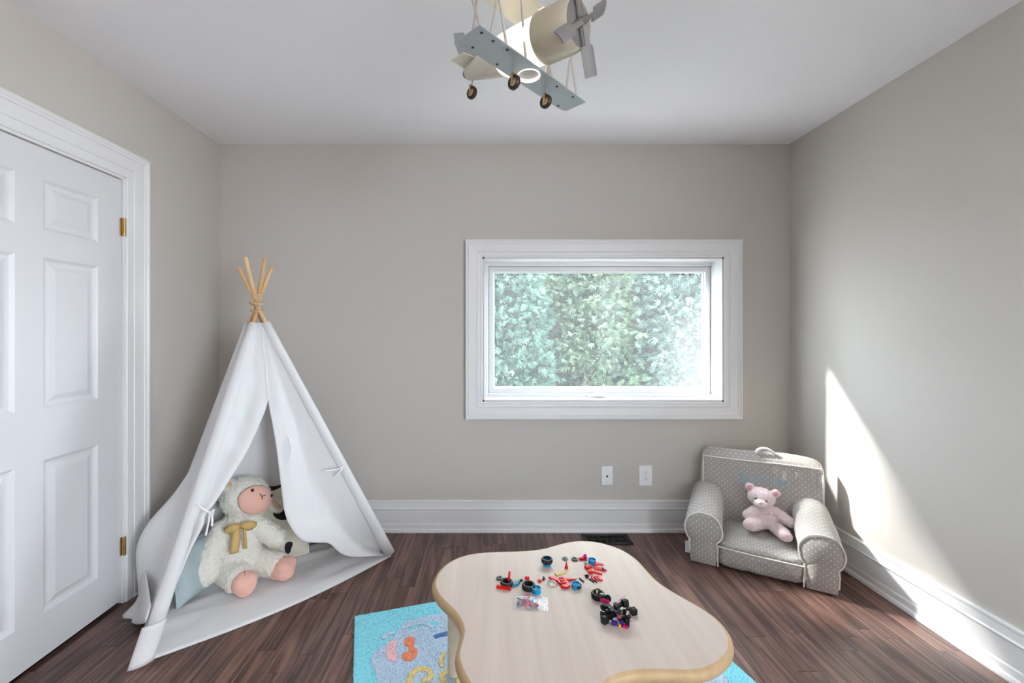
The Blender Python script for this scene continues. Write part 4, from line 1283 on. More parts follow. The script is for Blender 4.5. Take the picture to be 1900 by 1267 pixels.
def cow_mat():
    m = mat('cow_print_fabric', srgb(224, 216, 198), 0.85, bump=(500, 0.2, 0.0008))
    N, L = m.node_tree.nodes, m.node_tree.links
    tc = N.new('ShaderNodeTexCoord')
    nz_ = N.new('ShaderNodeTexNoise'); nz_.inputs['Scale'].default_value = 9.0; nz_.inputs['Detail'].default_value = 1.0
    L.new(tc.outputs['Object'], nz_.inputs['Vector'])
    sp = N.new('ShaderNodeSeparateXYZ'); L.new(tc.outputs['Object'], sp.inputs[0])
    cb = N.new('ShaderNodeCombineXYZ'); L.new(sp.outputs[0], cb.inputs[0]); L.new(sp.outputs[1], cb.inputs[1])
    last = None
    for cx_, cy_, r_ in ((0.055, 0.05, 0.048), (0.005, 0.205, 0.05), (0.095, -0.135, 0.034), (0.185, 0.165, 0.05), (-0.12, -0.06, 0.06), (-0.14, 0.16, 0.045), (0.0, -0.20, 0.05), (0.19, -0.04, 0.03)):
        d = N.new('ShaderNodeVectorMath'); d.operation = 'DISTANCE'; d.inputs[1].default_value = (cx_, cy_, 0)
        L.new(cb.outputs[0], d.inputs[0])
        sb_ = N.new('ShaderNodeMath'); sb_.operation = 'SUBTRACT'; sb_.inputs[1].default_value = r_
        L.new(d.outputs['Value'], sb_.inputs[0])
        if last is None:
            last = sb_
        else:
            mn = N.new('ShaderNodeMath'); mn.operation = 'MINIMUM'
            L.new(last.outputs[0], mn.inputs[0]); L.new(sb_.outputs[0], mn.inputs[1])
            last = mn
    ad = N.new('ShaderNodeMath'); ad.operation = 'MULTIPLY_ADD'; ad.inputs[1].default_value = 0.10
    L.new(nz_.outputs['Fac'], ad.inputs[0]); L.new(last.outputs[0], ad.inputs[2])
    lt = N.new('ShaderNodeMath'); lt.operation = 'LESS_THAN'; lt.inputs[1].default_value = 0.05
    L.new(ad.outputs[0], lt.inputs[0])
    mx = N.new('ShaderNodeMix'); mx.data_type = 'RGBA'
    mx.inputs[6].default_value = (*srgb(232, 224, 206), 1); mx.inputs[7].default_value = (0.012, 0.011, 0.012, 1)
    L.new(lt.outputs[0], mx.inputs[0]); L.new(mx.outputs[2], N['Principled BSDF'].inputs['Base Color'])
    return m
cushion('cow_print_cushion', (-1.235, 2.432, 0.235), 0.42, 0.11, (math.radians(72), math.radians(4), math.radians(33)), cow_mat(), 'cream cushion with black cow patches behind the plush sheep', 1)
cushion('blue_grey_cushion', (-1.440, 2.105, 0.160), 0.26, 0.09, (math.radians(76), math.radians(4), math.radians(84)), mat('fabric_pale_blue_grey', srgb(176, 190, 192), 0.9, bump=(500, 0.2, 0.0008)), 'pale blue grey cushion leaning inside the left of the tent', 2)

# ------------------------------------------------------------------ plush sheep
m_fleece = mat('plush_fleece_cream', (0.98, 0.95, 0.86), 0.95, bump=(160, 0.6, 0.003), sheen=0.5, transl=0.12)
m_skin = mat('plush_pink_velour', srgb(238, 186, 168), 0.8, bump=(600, 0.2, 0.0006), sheen=0.3)
m_gold = mat('ribbon_gold_organza', srgb(222, 190, 122), 0.5, bump=(300, 0.2, 0.0005), transl=0.2)
m_eye = mat('eye_black', (0.01, 0.01, 0.012), 0.15)
m_ink = mat('stitch_dark', (0.05, 0.03, 0.025), 0.7)
SH = thing('plush_sheep', (-1.28, 2.245, 0.012), 'large cream plush sheep with pink face and gold bow sitting in the tent', 'plush toy', math.radians(29.6))
qh = Quaternion((0, 1, 0), math.radians(21)) @ Quaternion((1, 0, 0), math.radians(-18)) @ Quaternion((0, 0, 1), math.radians(14))
hc = Vector((0.012, 0.035, 0.418))
balls = [((-0.028, 0.02, 0.175), (0.115, 0.10, 0.135)), ((-0.02, 0.03, 0.26), (0.095, 0.085, 0.10)), ((-0.03, 0.0, 0.09), (0.115, 0.10, 0.085)), ((0.0, 0.03, 0.33), (0.07, 0.06, 0.06))]
balls += [(hc, (0.122, 0.112, 0.106), qh)]
balls += chain((-0.10, 0.01, 0.275), (-0.165, -0.045, 0.125), 0.050, 0.058, 8) + [((-0.166, -0.05, 0.10), (0.058, 0.055, 0.052))]
balls += chain((0.06, 0.0, 0.275), (0.150, -0.035, 0.205), 0.050, 0.050, 7)
balls += chain((-0.065, -0.01, 0.082), (-0.020, -0.115, 0.075), 0.075, 0.066, 7)
balls += chain((0.055, 0.0, 0.085), (0.150, -0.085, 0.080), 0.068, 0.060, 7)
sb = blob('body', balls, 0.0055, m_fleece, SH, 4, [(60, 0.006), (150, 0.004)])
fur(sb, m_fleece, 18000, 0.008, 0.0008, SH, 'fleece_pile')
# hooves
def hoof(c, d, name):
    c, d = Vector(c), Vector(d).normalized()
    s = d.cross(Vector((0, 0, 1))).normalized()
    up = s.cross(d)
    bl = chain(c - d*0.045, c, 0.050, 0.058, 4) + [(c + d*0.022 + s*0.022 + up*0.014, (0.034, 0.034, 0.034)), (c + d*0.022 - s*0.022 + up*0.014, (0.034, 0.034, 0.034)), (c + d*0.004 - up*0.012, 0.050)]
    o = blob(name, bl, 0.005, m_skin, SH, 3, [(25, 0.003)])
    MB().tube([c + d*0.048 + up*0.004, c + d*0.040 + up*0.036, c + d*0.012 + up*0.062], 0.0022, 6).build('crease', mat('plush_pink_dark_thread', srgb(206, 140, 122), 0.9), o, smooth=True)  # darker pink thread along the hoof cleft
    return o
hoof((0.004, -0.158, 0.066), (0.10, -1.0, 0.10), 'foot')
hoof((0.182, -0.120, 0.070), (0.75, -0.75, 0.25), 'foot')
# face, ears, bow
def onhead(a, b, out=1.0):
    """direction on the head: a = right angle, b = up angle (degrees) in the head's own frame"""
    a, b = math.radians(a), math.radians(b)
    d = Vector((math.sin(a)*math.cos(b)*0.122, -math.cos(a)*math.cos(b)*0.112, math.sin(b)*0.106))
    return hc + qh @ (d*out)
rows = []
for i in range(11):
    r = i/10
    row = []
    for k in range(32):
        a = 2*PI*k/32
        row.append(onhead(10 + 44*r*math.cos(a), -2 + 38*r*math.sin(a), 1.075 + 0.08*(1-r*r)))
    rows.append(row)
MB().grid(rows, closed_u=True).build('face', m_skin, SH, smooth=True, solid=0.006)
for a, b in ((-16, 18), (36, 14)):
    p = onhead(a + 4, b, 1.13)
    MB().sphere(p, 0.0085, 12, 8).build('eye', m_eye, SH, smooth=True)
pn = [onhead(13, 1, 1.19), onhead(10, 8, 1.19), onhead(4, 13, 1.18)]
MB().tube(pn, 0.0022, 6).build('nose_stitch', m_ink, SH)
MB().tube([onhead(10, 8, 1.19), onhead(18, 12, 1.18)], 0.0022, 6).build('nose_stitch', m_ink, SH)
MB().tube([onhead(a_, -13 - 6*math.cos((a_-14)/28*PI/2*1.4), 1.13) for a_ in (-8, 0, 8, 16, 24, 32)], 0.0012, 6).build('mouth_stitch', mat('stitch_rose', srgb(196, 120, 100), 0.8), SH)
def ear(side):
    base = onhead(74*side, 2 if side > 0 else 26, 0.97)
    X_ = (qh @ Vector((0.95*side, -0.15, -0.42 if side > 0 else 0.05))).normalized()
    f = (qh @ Vector((0.15*side, -1.0, 0.10))).normalized()
    Z_ = X_.cross(f).normalized()
    f = Z_.cross(X_).normalized()
    if f.y > 0: f = -f
    R_ = Matrix((X_, f, Z_)).transposed().to_quaternion()
    c_ = base + X_*0.034
    o = blob('ear', [(c_, (0.056, 0.015, 0.032), R_)], 0.0045, m_fleece, SH, 2, [(60, 0.003)])
    fur(o, m_fleece, 2500, 0.008, 0.0008, o, 'fleece_pile')
    rows = [[c_ + X_*0.006 + f*(0.0185 - 0.006*r*r) + X_*(0.034*r*math.cos(a)) + Z_*(0.014*r*math.sin(a)) for a in np.linspace(0, 2*PI, 20, endpoint=False)] for r in (0.02, 0.5, 1.0)]
    MB().grid(rows, closed_u=True).build('inner_ear', mat('plush_tan', srgb(222, 176, 130), 0.9), o, smooth=True, solid=0.002)
ear(1); ear(-1)
bc = Vector((-0.012, -0.068, 0.318))
for s in (-1, 1):
    rows = []
    for i in range(9):
        t_ = i/8
        x_ = s*0.072*t_
        hh = 0.008 + 0.016*math.sin(PI*min(1, t_*1.05))**0.7
        rows.append([bc + Vector((x_, -0.010 - 0.012*math.sin(PI*t_) + (-0.008 if k in (1, 2) else 0), (k/3-0.5)*2*hh - 0.006*t_)) for k in range(4)])
    MB().grid(rows).build('bow_loop', m_gold, SH, smooth=True, solid=0.002)
for s, ln, wx in ((-1, 0.115, 0.040), (1, 0.105, 0.012)):
    rows = []
    for i in range(9):
        t_ = i/8
        yy = -0.012 - 0.030*math.sin(PI*min(t_, 0.8)*0.75) - 0.008*t_
        cx_ = s*0.016 + (-0.012 if s < 0 else 0.006)*t_
        rows.append([bc + Vector((cx_ + (k/3-0.5)*wx*(0.6+0.4*min(1, t_*3)), yy - 0.003*math.sin(k*1.4), -ln*t_)) for k in range(4)])
    MB().grid(rows).build('ribbon_tail', m_gold, SH, smooth=True, solid=0.002)
MB().sphere(bc + Vector((0, -0.014, 0)), (0.011, 0.010, 0.010), 12, 8).build('bow_knot', mat('ribbon_gold_dark', srgb(196, 150, 80), 0.5), SH, smooth=True)

# ------------------------------------------------------------------ armchair
CH = thing('kids_armchair', (1.456, 2.300, 0), "grey polka-dot fabric children's armchair in the corner", 'armchair', math.radians(-29.7))
def dots_mat(name, c, dot, sp=0.030, r=0.085):
    m = mat(name, c, 0.9, bump=(420, 0.25, 0.0008), sheen=0.2)
    N, L = m.node_tree.nodes, m.node_tree.links
    uv = N.new('ShaderNodeUVMap')
    sc = N.new('ShaderNodeVectorMath'); sc.operation = 'SCALE'; sc.inputs['Scale'].default_value = 1/sp
    L.new(uv.outputs[0], sc.inputs[0])
    ds = []
    for off in ((0, 0, 0), (0.5, 0.5, 0)):
        ad = N.new('ShaderNodeVectorMath'); ad.operation = 'ADD'; ad.inputs[1].default_value = off
        L.new(sc.outputs[0], ad.inputs[0])
        fr = N.new('ShaderNodeVectorMath'); fr.operation = 'FRACTION'
        L.new(ad.outputs[0], fr.inputs[0])
        d = N.new('ShaderNodeVectorMath'); d.operation = 'DISTANCE'; d.inputs[1].default_value = (0.5, 0.5, 0)
        L.new(fr.outputs[0], d.inputs[0])
        ds.append(d.outputs['Value'])
    mn = N.new('ShaderNodeMath'); mn.operation = 'MINIMUM'
    L.new(ds[0], mn.inputs[0]); L.new(ds[1], mn.inputs[1])
    lt = N.new('ShaderNodeMath'); lt.operation = 'LESS_THAN'; lt.inputs[1].default_value = r
    L.new(mn.outputs[0], lt.inputs[0])
    mx = N.new('ShaderNodeMix'); mx.data_type = 'RGBA'
    mx.inputs[6].default_value = (*c, 1); mx.inputs[7].default_value = (*dot, 1)
    L.new(lt.outputs[0], mx.inputs[0]); L.new(mx.outputs[2], N['Principled BSDF'].inputs['Base Color'])
    return m
m_dots = dots_mat('fabric_grey_dots', srgb(172, 166, 161), srgb(242, 240, 238))
m_pipe = mat('piping_cream', srgb(228, 222, 214), 0.8)
def boxuv(o):
    me = o.data
    uv = me.uv_layers.new(name='UVMap')
    for p in me.polygons:
        n = p.normal
        ax_ = max(range(3), key=lambda i: abs(n[i]))
        i0, i1 = [(1, 2), (0, 2), (0, 1)][ax_]
        for li in p.loop_indices:
            c = me.vertices[me.loops[li].vertex_index].co
            uv.data[li].uv = (c[i0], c[i1])
    return o
def softbox(name, warp, m, parent, e=7, n=18):
    bm = bmesh.new()
    bmesh.ops.create_cube(bm, size=2)
    bmesh.ops.subdivide_edges(bm, edges=bm.edges[:], cuts=n, use_grid_fill=True)
    for v in bm.verts:
        c = v.co
        k = (abs(c.x)**e + abs(c.y)**e + abs(c.z)**e)**(1/e)
        c = c/k
        v.co = warp(c.x, c.y, c.z)
    me = bpy.data.meshes.new(name)
    bm.to_mesh(me); bm.free()
    for p in me.polygons:
        p.use_smooth = True
    me.materials.append(m)
    o = bpy.data.objects.new(name, me)
    COL.objects.link(o)
    o.parent = parent
    return boxuv(o)
lerp = lambda a, b, t: a + (b-a)*t
def w_base(x, y, z):
    t = (z+1)/2; f = (1-y)/2
    X = x*0.204 + 0.003*math.sin(z*5)
    Y = lerp(0.005, 0.385, (y+1)/2) - 0.018*f*math.cos(z*1.4)*(1-0.3*x*x)
    Z = lerp(0.0, 0.122, t) + nz((x*2, y*2, z), 1.5, 0.006)*t + 0.012*f*0
    Y += nz((x*5, z*1.2, 3), 1.6, 0.010)*f
    return Vector((X, Y, max(Z, 0.0)))
softbox('base_cushion', w_base, m_dots, CH, 9, 20)
def w_seat(x, y, z):
    t = (y+1)/2
    Y = lerp(0.000, 0.33, t)
    Z = lerp(0.05, lerp(0.132, 0.165, t), (z+1)/2) + 0.012*(1-x*x)*(1-y*y)*(z > 0) + nz((x*3, y*3, 0), 1.7, 0.008)*(z > 0)
    return Vector((x*0.20 + 0.004, Y, Z))
softbox('seat', w_seat, m_dots, CH, 8, 18)
def w_back(x, y, z):
    t = (z+1)/2; d = (y+1)/2
    hw_l, hw_r = lerp(0.315, 0.295, t), lerp(0.315, 0.335, t)
    X = x*(hw_l if x < 0 else hw_r)
    yf = lerp(0.27, 0.335, t)
    Y = lerp(yf, 0.388, d)
    Z = lerp(0.03, lerp(0.535, 0.590, d), t) + 0.006*math.sin(x*4)*t
    front = (1-d)
    # soft sag and gathers below the top seam
    Y += front*(0.016*math.cos(x*1.45)*-1*math.sin(PI*t) + 0.006*math.sin(x*38)*math.exp(-((t-0.86)/0.10)**2)*(x > -0.3) + nz((x*3, t*2, 1), 1.6, 0.010)*math.sin(PI*t))
    return Vector((X, Y, Z))
BK = softbox('backrest', w_back, m_dots, CH, 10, 30)
from mathutils.bvhtree import BVHTree
bvh = BVHTree.FromPolygons([v.co.copy() for v in BK.data.vertices], [tuple(p.vertices) for p in BK.data.polygons])
def onback(x, z, d=0.0):
    h_ = bvh.ray_cast(Vector((x, -0.5, z)), Vector((0, 1, 0)))
    y = h_[0].y if h_[0] is not None else 0.335
    return Vector((x, y - d, z))
# arms
def arm(side):
    pts = []
    ny = 26
    ring_n = None
    for i in range(ny+1):
        t = i/ny
        y = lerp(-0.012, 0.335, t)
        r = lerp(0.096, 0.088, t)
        zc = lerp(0.188, 0.288, t**0.9)
        cx = side*lerp(0.268, 0.258, t)
        e = min(1, (y + 0.012)/0.010) if t < 0.1 else 1
        sc = 0.94 + 0.06*math.sqrt(max(0, 1-(1-e)**2))
        row = []
        row.append(Vector((cx - 0.066*sc, y, 0.004)))
        for q in range(1, 5):
            row.append(Vector((cx - lerp(0.066, 0.072, q/4)*sc, y, lerp(0.004, zc - r*0.72, q/4))))
        for q in range(25):
            a = math.radians(226 - 272*q/24)
            rr2 = r*sc*(1 + nz((math.cos(a)*1.5, math.sin(a)*1.5, y*7 + side), 1.3, 0.05))
            row.append(Vector((cx + rr2*math.cos(a), y, zc + rr2*math.sin(a))))
        for q in range(3, -1, -1):
            row.append(Vector((cx + lerp(0.066, 0.072, q/4)*sc, y, lerp(0.004, zc - r*0.72, q/4))))
        row.append(Vector((cx + 0.066*sc, y, 0.004)))
        pts.append(row)
    c_ = sum(pts[0], Vector())/len(pts[0])
    face = [[Vector((c_.x + (p.x-c_.x)*f_, p.y - dy_, max(c_.z + (p.z-c_.z)*f_, 0.004))) for p in pts[0]] for f_, dy_ in ((0.25, 0.026), (0.55, 0.022), (0.82, 0.012), (0.95, 0.003))]
    pts = face + pts
    mb = MB().grid(pts, closed_u=True)
    k = len(pts[0])
    mb.f.append(tuple(range(k))); mb.f.append(tuple(range(len(mb.v)-k, len(mb.v)))[::-1])
    o = boxuv(mb.build('armrest', m_dots, CH, smooth=True))
    # piping round the front of the roll
    pp = [Vector((p.x, -0.012, p.z)) for p in pts[5][2:-2]]
    MB().tube(pp, 0.0045, 8).build('piping', m_pipe, o, smooth=True)
    return o
arm(-1); arm(1)
def pipe(pts, r=0.0045):
    return MB().tube(catmull(pts, 8), r, 8).build('piping', m_pipe, CH, smooth=True)
pipe([onback(-0.285, z_, 0.001) for z_ in (0.30, 0.40, 0.48, 0.525)] + [onback(x_, 0.527 + 0.004*math.sin(x_*9), 0.001) for x_ in (-0.275, -0.2, -0.1, 0.0, 0.1, 0.2, 0.29)] + [onback(0.322, z_, 0.001) for z_ in (0.522, 0.48, 0.40, 0.30)])
pipe([(-0.195, -0.012, 0.118), (-0.10, -0.020, 0.116), (0.0, -0.022, 0.114), (0.10, -0.020, 0.112), (0.20, -0.012, 0.110)])
pipe([(-0.195, -0.014, 0.122), (-0.196, -0.017, 0.06), (-0.194, -0.010, 0.006)])
pipe([(0.198, -0.014, 0.115), (0.196, -0.017, 0.06), (0.194, -0.010, 0.006)])
# carry handle on the back's top edge
MB().tube(catmull([(0.0, 0.36, 0.578), (0.02, 0.362, 0.600), (0.06, 0.364, 0.604), (0.10, 0.362, 0.580)], 6), 0.008, 8).build('carry_handle', m_dots, CH, smooth=True)
# side tag
MB().box((-0.362, 0.010, 0.035), (-0.335, 0.014, 0.10)).build('care_tag', mat('tag_white', (0.7, 0.75, 0.8), 0.8), CH)
# embroidered name on the backrest
m_thread = mat('thread_pale_blue', srgb(150, 196, 208), 0.7, bump=(900, 0.4, 0.0006))
def circ(cx, cz, rx, rz, a0=0, a1=360, n=18):
    return [(cx + rx*math.cos(math.radians(a0+(a1-a0)*i/n)), cz + rz*math.sin(math.radians(a0+(a1-a0)*i/n))) for i in range(n+1)]
def letter_strokes():
    L_ = []
    # B (double-lined stem with serifs)
    L_ += [[[(0.004, 0), (0.004, 0.050)], [(0.010, 0), (0.010, 0.050)], [(-0.004, 0), (0.018, 0)], [(-0.004, 0.050), (0.018, 0.050)],
            [(0.018, 0.050), (0.029, 0.047), (0.033, 0.038), (0.029, 0.029), (0.016, 0.026)], [(0.016, 0.026), (0.032, 0.023), (0.037, 0.013), (0.031, 0.003), (0.018, 0)]]]
    L_ += [[circ(0.066, 0.016, 0.018, 0.017), circ(0.066, 0.016, 0.013, 0.013)]]
    L_ += [[[(0.113, 0.028), (0.108, 0.032), (0.100, 0.033), (0.094, 0.027), (0.098, 0.020), (0.108, 0.015), (0.113, 0.008), (0.108, 0.001), (0.098, 0.0), (0.093, 0.005)]]]
    L_ += [[[(0.132, 0.046), (0.132, 0.008), (0.136, 0.001), (0.144, 0.002)], [(0.123, 0.032), (0.144, 0.032)]]]
    L_ += [[circ(0.170, 0.016, 0.018, 0.017), circ(0.170, 0.016, 0.013, 0.013)]]
    L_ += [[[(0.204, 0), (0.204, 0.033)], [(0.209, 0), (0.209, 0.033)], [(0.198, 0.033), (0.209, 0.033)], [(0.198, 0), (0.215, 0)],
            [(0.209, 0.024), (0.216, 0.032), (0.226, 0.032), (0.231, 0.024), (0.231, 0)], [(0.224, 0), (0.238, 0)]]]
    return L_
for strokes in letter_strokes():
    mb = MB()
    for st in strokes:
        sm_ = catmull([(a, b, 0) for a, b in st], 3)
        mb.tube([onback(-0.085 + p.x*1.05, 0.402 + p.y*1.05 + 0.05*p.x, 0.0015) for p in sm_], 0.0017, 5)
    mb.build('embroidered_letter', m_thread, CH, smooth=True)

# ------------------------------------------------------------------ pink teddy on the armchair
m_pinkfur = mat('plush_pink_fur', srgb(246, 222, 225), 0.95, bump=(240, 0.8, 0.003), var=(60, srgb(250, 234, 235), 0.2), sheen=0.5)
m_pinkpale = mat('plush_pale_pink', srgb(244, 224, 226), 0.95, bump=(260, 0.7, 0.002), sheen=0.5)
cz_, sz_ = math.cos(math.radians(-29.7)), math.sin(math.radians(-29.7))
bl_ = Vector((0.050, 0.215, 0.172))
BE = thing('teddy_bear', (1.456 + bl_.x*cz_ - bl_.y*sz_, 2.300 + bl_.x*sz_ + bl_.y*cz_, bl_.z), 'pink plush teddy bear sitting on the grey armchair', 'plush toy', math.radians(-31))
BE.scale = (0.92, 0.92, 0.84)
hb = Vector((-0.030, 0.015, 0.215)); qb = Quaternion((0, 1, 0), math.radians(6)) @ Quaternion((0, 0, 1), math.radians(-4))
balls = [((0, 0.015, 0.075), (0.066, 0.060, 0.075)), ((-0.008, 0.02, 0.13), (0.052, 0.048, 0.05)), (hb, (0.075, 0.066, 0.063), qb)]
balls += chain((-0.045, 0.005, 0.135), (-0.098, -0.015, 0.088), 0.032, 0.034, 6)
balls += chain((0.045, 0.005, 0.135), (0.118, -0.010, 0.086), 0.032, 0.032, 7)
balls += chain((-0.035, 0.0, 0.045), (-0.080, -0.055, 0.045), 0.044, 0.044, 6)
balls += chain((0.035, 0.0, 0.042), (0.078, -0.085, 0.034), 0.041, 0.038, 6)
for s in (-1, 1):
    e_ = hb + qb @ Vector((s*0.068, 0.008, 0.048))
    balls.append((e_, (0.027, 0.015, 0.027)))
bb_ = blob('body', balls, 0.0045, m_pinkfur, BE, 3, [(60, 0.003), (140, 0.002)])
fur(bb_, m_pinkfur, 14000, 0.0045, 0.0006, BE, 'fur_pile')
for s in (-1, 1):
    e_ = hb + qb @ Vector((s*0.069, -0.005, 0.048))
    MB().sphere(e_, (0.017, 0.006, 0.017), 14, 8).build('inner_ear', mat('plush_rose', srgb(228, 170, 182), 0.9), BE, smooth=True)
    MB().sphere(hb + qb @ Vector((s*0.028, -0.060, 0.002)), 0.0058, 10, 8).build('eye', m_eye, BE, smooth=True)
    pc = Vector((-0.092, -0.086, 0.050)) if s < 0 else Vector((0.086, -0.112, 0.031))
    blob('foot', [(pc, (0.040, 0.020, 0.038) if s < 0 else (0.038, 0.016, 0.034))], 0.004, m_pinkpale, BE, 2, [(90, 0.002)])
    MB().sphere(pc + Vector((0, -0.017 if s < 0 else -0.0135, 0)), (0.022, 0.006, 0.022), 14, 8).build('foot_pad', mat('plush_pad_pink', srgb(238, 206, 212), 0.9), BE, smooth=True)
mz = blob('muzzle', [(hb + qb @ Vector((0, -0.066, -0.020)), (0.036, 0.030, 0.028))], 0.004, m_pinkpale, BE, 2, [(80, 0.002)])
MB().sphere(hb + qb @ Vector((0, -0.094, -0.010)), (0.010, 0.006, 0.007), 12, 8).build('nose', mat('nose_rose', srgb(214, 178, 190), 0.5), BE, smooth=True)
m_satin = mat('ribbon_satin_pale', srgb(250, 232, 230), 0.3)
for s in (-1, 1):
    rows = [[Vector((0.0 + s*0.026*t_, -0.050 - 0.008*math.sin(PI*t_), 0.143 + (k-1)*(0.003 + 0.007*t_))) for k in range(3)] for t_ in (0, 0.3, 0.6, 1.0)]
    MB().grid(rows).build('bow', m_satin, BE, smooth=True, solid=0.002)

# ------------------------------------------------------------------ aeroplane ceiling lamp
PLN = thing('airplane_lamp', (0.128, 1.343, 2.12), 'hanging biplane ceiling lamp with grey propeller and cream fuselage', 'ceiling lamp', math.atan2(-0.69, 0.72))
m_wing = mat('lamp_metal_blue_grey', srgb(176, 182, 184), 0.4, 0.3, bump=(40, 0.02, 0.001))
m_cream = mat('lamp_metal_cream', srgb(230, 224, 208), 0.38, 0.1)
m_cowl = mat('lamp_cowl_cream', srgb(206, 196, 174), 0.35, 0.25)
m_prop = mat('propeller_grey', srgb(128, 124, 122), 0.55, 0.1)
m_rod = mat('rod_satin', srgb(214, 206, 200), 0.3, 0.6)
m_glow = mat('lamp_shade_lit', (0.9, 0.88, 0.8), 0.5, emit=((1.0, 0.90, 0.74), 0.42))
m_bulb = mat('bulb_lit', (1, 1, 1), 0.5, emit=((1.0, 0.93, 0.82), 9.0))
m_tyre = mat('lamp_tyre_dark', srgb(58, 40, 32), 0.45, bump=(60, 0.1, 0.001))
m_rim = mat('rim_aged_brass', srgb(196, 172, 132), 0.35, 0.8)
hy = 0.262
# lower wing with round hole
def holed_wing():
    n = 32
    outer = []
    c = 0.046
    rect = [(-c, -hy+0.01), (-c+0.006, -hy), (c, -hy), (c, hy), (-c+0.012, hy+0.004), (-c+0.004, hy-0.006), (-c, hy-0.030)]
    # resample the outline by angle about the hole so both loops pair up
    mb = MB()
    def ray(a):
        d = Vector((math.cos(a), math.sin(a)))
        best = None
        for i in range(len(rect)):
            p, q = Vector(rect[i]), Vector(rect[(i+1) % len(rect)])
            e = q - p
            den = d.x*e.y - d.y*e.x
            if abs(den) < 1e-9: continue
            t_ = (p.x*e.y - p.y*e.x)/den
            s_ = (p.x*d.y - p.y*d.x)/den
            if t_ > 0 and -1e-6 <= s_ <= 1+1e-6:
                best = t_ if best is None else min(best, t_)
        return d*best
    angs = sorted(set([2*PI*k/n for k in range(n)] + [math.atan2(y_, x_) % (2*PI) for x_, y_ in rect]))
    out = [ray(a) for a in angs]
    inn = [Vector((math.cos(a), math.sin(a)))*0.035 for a in angs]
    rows = [[Vector((p.x, p.y, z)) for p in L2] for L2, z in ((inn, 0.0015), (out, 0.0015), (out, -0.0015), (inn, -0.0015), (inn, 0.0015))]
    return mb.grid(rows, closed_u=True)
holed_wing().build('lower_wing', m_wing, PLN)
MB().lathe([(0.0335, -0.004), (0.0365, -0.004), (0.0365, 0.010), (0.0335, 0.010), (0.0335, -0.004)], 36, None, False, False).build('light_ring', m_glow, PLN, smooth=True)
MB().box((-0.069, -hy, 0.199), (0.043, hy, 0.202)).build('upper_wing', m_cream, PLN, bevel=0.0008)
# rivets under the lower wing
for x_, y_ in ((0.030, -0.240), (0.030, -0.195), (-0.030, -0.215), (-0.032, -0.110), (0.030, 0.110), (0.034, 0.200), (-0.036, 0.215), (0.034, -0.14)):
    MB().sphere((x_, y_, -0.0018), (0.004, 0.004, 0.003), 8, 6).build('rivet', m_dark, PLN, smooth=True)
# fuselage: axis slopes gently
def ax_z(x): return 0.072 + (0.199 - x)*0.10
FM = lambda x: Matrix.Translation((x, 0, ax_z(x))) @ Matrix.Rotation(0.10, 4, 'Y') @ Matrix.Rotation(PI/2, 4, 'Y')
def fus(prof, name, m, n=36, cb=True, ct=True):
    return MB().lathe(prof, n, FM(0), cb, ct).build(name, m, PLN, smooth=True)
fus([(0.066, 0.055), (0.071, 0.060), (0.072, 0.070), (0.071, 0.150), (0.066, 0.176), (0.062, 0.182), (0.060, 0.176)], 'cowl', m_cowl, ct=False)
fus([(0.0, 0.172), (0.060, 0.173), (0.0595, 0.177), (0.0, 0.178)], 'cowl_face', m_prop, cb=False, ct=False)
fus([(0.058, -0.105), (0.063, -0.095), (0.066, -0.04), (0.067, 0.03), (0.066, 0.056)], 'shade', m_glow)
fus([(0.020, -0.278), (0.024, -0.275), (0.040, -0.20), (0.058, -0.104)], 'tail_cone', m_cream)
fus([(0.004, -0.296), (0.012, -0.292), (0.019, -0.280)], 'tail_cap', m_prop)
# cockpit domes on top of the body
for x_ in (0.03, -0.03):
    MB().sphere((x_, 0, ax_z(x_)+0.066), (0.022, 0.022, 0.016), 16, 8).build('cockpit_dome', m_cream, PLN, smooth=True)
# flank windows of the cowl
for k in range(3):
    ang = math.radians(172 + 24*k)
    rows = []
    for i in range(3):
        xx = 0.074 + 0.012*i/2
        rows.append([FM(0) @ Vector((0.0735*math.cos(ang+da), 0.0735*math.sin(ang+da), xx)) for da in (-0.13, -0.05, 0.05, 0.13)])
    MB().grid(rows).build('light_slot', m_glow, PLN, solid=0.001)
# propeller
hubp = FM(0) @ Vector((0, 0, 0.199))
fx = (FM(0).to_3x3() @ Vector((0, 0, 1))).normalized()
MB().lathe([(0.013, 0.172), (0.013, 0.194), (0.010, 0.200), (0.006, 0.214), (0.001, 0.226)], 16, FM(0)).build('propeller_hub', m_prop, PLN, smooth=True)
for ang, tilt in ((42, 0.5), (222, 0.5), (-62, 0.5), (118, 0.5)):
    a = math.radians(ang)
    d = Vector((0, math.cos(a), math.sin(a)))
    d = (d - fx*d.dot(fx)).normalized()
    s = fx.cross(d)
    s2 = (s*math.cos(tilt) + fx*math.sin(tilt))
    rows = []
    for r_, w_ in ((0.008, 0.014), (0.060, 0.016), (0.062, 0.036), (0.072, 0.040), (0.138, 0.040), (0.142, 0.036)):
        rows.append([hubp + d*r_ + s2*(w_*k/2) + fx*(-0.004*(k*k)*(r_ > 0.06)) for k in (-1, -0.5, 0, 0.5, 1)])
    MB().grid(rows).build('propeller_blade', m_prop, PLN, solid=0.003)
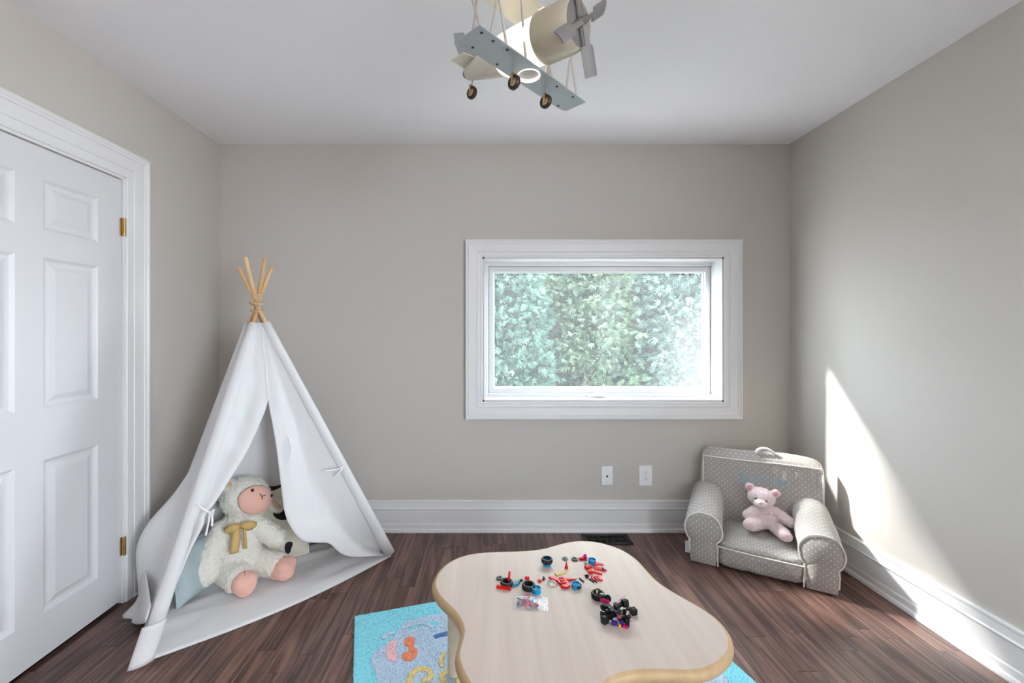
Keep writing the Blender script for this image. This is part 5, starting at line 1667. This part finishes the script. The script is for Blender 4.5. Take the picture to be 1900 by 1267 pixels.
# struts (crossed rods at both ends)
for s in (-1, 1):
    for x0_, x1_ in ((0.040, 0.036), (-0.038, -0.060)):
        MB().tube([(x0_, s*0.215, 0.0), (lerp(x0_, x1_, 0.5), s*0.190, 0.10), (x1_, s*0.165, 0.20)], 0.0036, 8).build('strut', m_rod, PLN, smooth=True)
        MB().tube([(x0_, s*0.150, 0.0), (lerp(x0_, x1_, 0.5), s*0.172, 0.10), (x1_, s*0.205, 0.20)], 0.0036, 8).build('strut', m_rod, PLN, smooth=True)
    MB().tube([(0.03, s*0.05, 0.0), (0.03, s*0.075, 0.20)], 0.0036, 8).build('strut', m_rod, PLN, smooth=True)
# wheels
def wheel(c, top, name='landing_wheel'):
    c, top = Vector(c), Vector(top)
    RM = Matrix.Translation(c) @ Matrix.Rotation(PI/2, 4, 'X')
    o = MB().lathe([(0.013, -0.007), (0.018, -0.008), (0.0215, -0.004), (0.0215, 0.004), (0.018, 0.008), (0.013, 0.007), (0.013, -0.007)], 28, RM, False, False).build(name, m_tyre, PLN, smooth=True)
    MB().lathe([(0.004, -0.009), (0.006, -0.009), (0.0128, -0.005), (0.0128, 0.005), (0.006, 0.009), (0.004, 0.009)], 20, RM).build('rim', m_rim, o, smooth=True)
    mb = MB()
    for s in (-1, 1):
        mb.box((c.x-0.004, c.y+s*0.0105-0.001, c.z-0.006), (c.x+0.004, c.y+s*0.0105+0.001, c.z+0.024))
    mb.box((c.x-0.004, c.y-0.0115, c.z+0.023), (c.x+0.004, c.y+0.0115, c.z+0.0255))
    mb.tube([(c.x, c.y-0.012, c.z), (c.x, c.y+0.012, c.z)], 0.0025, 8)
    mb.build('fork', m_rim, o)
    MB().tube([c + Vector((0, 0, 0.025)), top], 0.003, 8).build('leg', m_rod, o, smooth=True)
wheel((0.0, -0.070, -0.052), (0.0, -0.070, 0.0))
wheel((0.002, 0.088, -0.050), (0.002, 0.088, 0.0))
tz = ax_z(-0.262) - 0.024
wheel((-0.255, 0.0, tz - 0.052), (-0.255, 0.0, tz + 0.01))
# tail surfaces
MB().prism([(-0.285, -0.075), (-0.225, -0.070), (-0.205, 0.0), (-0.225, 0.070), (-0.285, 0.075)], ax_z(-0.25)+0.020, ax_z(-0.25)+0.0225).build('tailplane', m_cream, PLN)
FZ = ax_z(-0.25) + 0.022
MB().prism([(-0.29, FZ), (-0.20, FZ), (-0.30, 0.278), (-0.352, 0.300), (-0.345, 0.255)], -0.0012, 0.0012, Matrix.Rotation(PI/2, 4, 'X')).build('tail_fin', m_wing, PLN)
# suspension: two wires and a ceiling rose
ztop = ZC - 2.12
MB().lathe([(0.065, ztop-0.022), (0.065, ztop-0.003), (0.060, ztop)], 32, Matrix.Translation((0.0, 0, 0))).build('ceiling_rose', m_cream, PLN, smooth=True)
MB().tube([(0.0, 0, 0.200), (0.0, 0, ztop-0.02)], 0.007, 10).build('stem', m_rod, PLN, smooth=True)
for s in (-1, 1):
    MB().tube([(0.0, s*0.16, 0.2), (0.0, s*0.05, ztop-0.01)], 0.0015, 6).build('wire', m_rod, PLN)
# frosted lens behind the hole in the lower wing
MB().lathe([(0.0, 0.006), (0.0335, 0.006), (0.0335, 0.008), (0.0, 0.008)], 28, None, False, False).build('lens', mat('lens_frosted', srgb(196, 192, 194), 0.4), PLN)
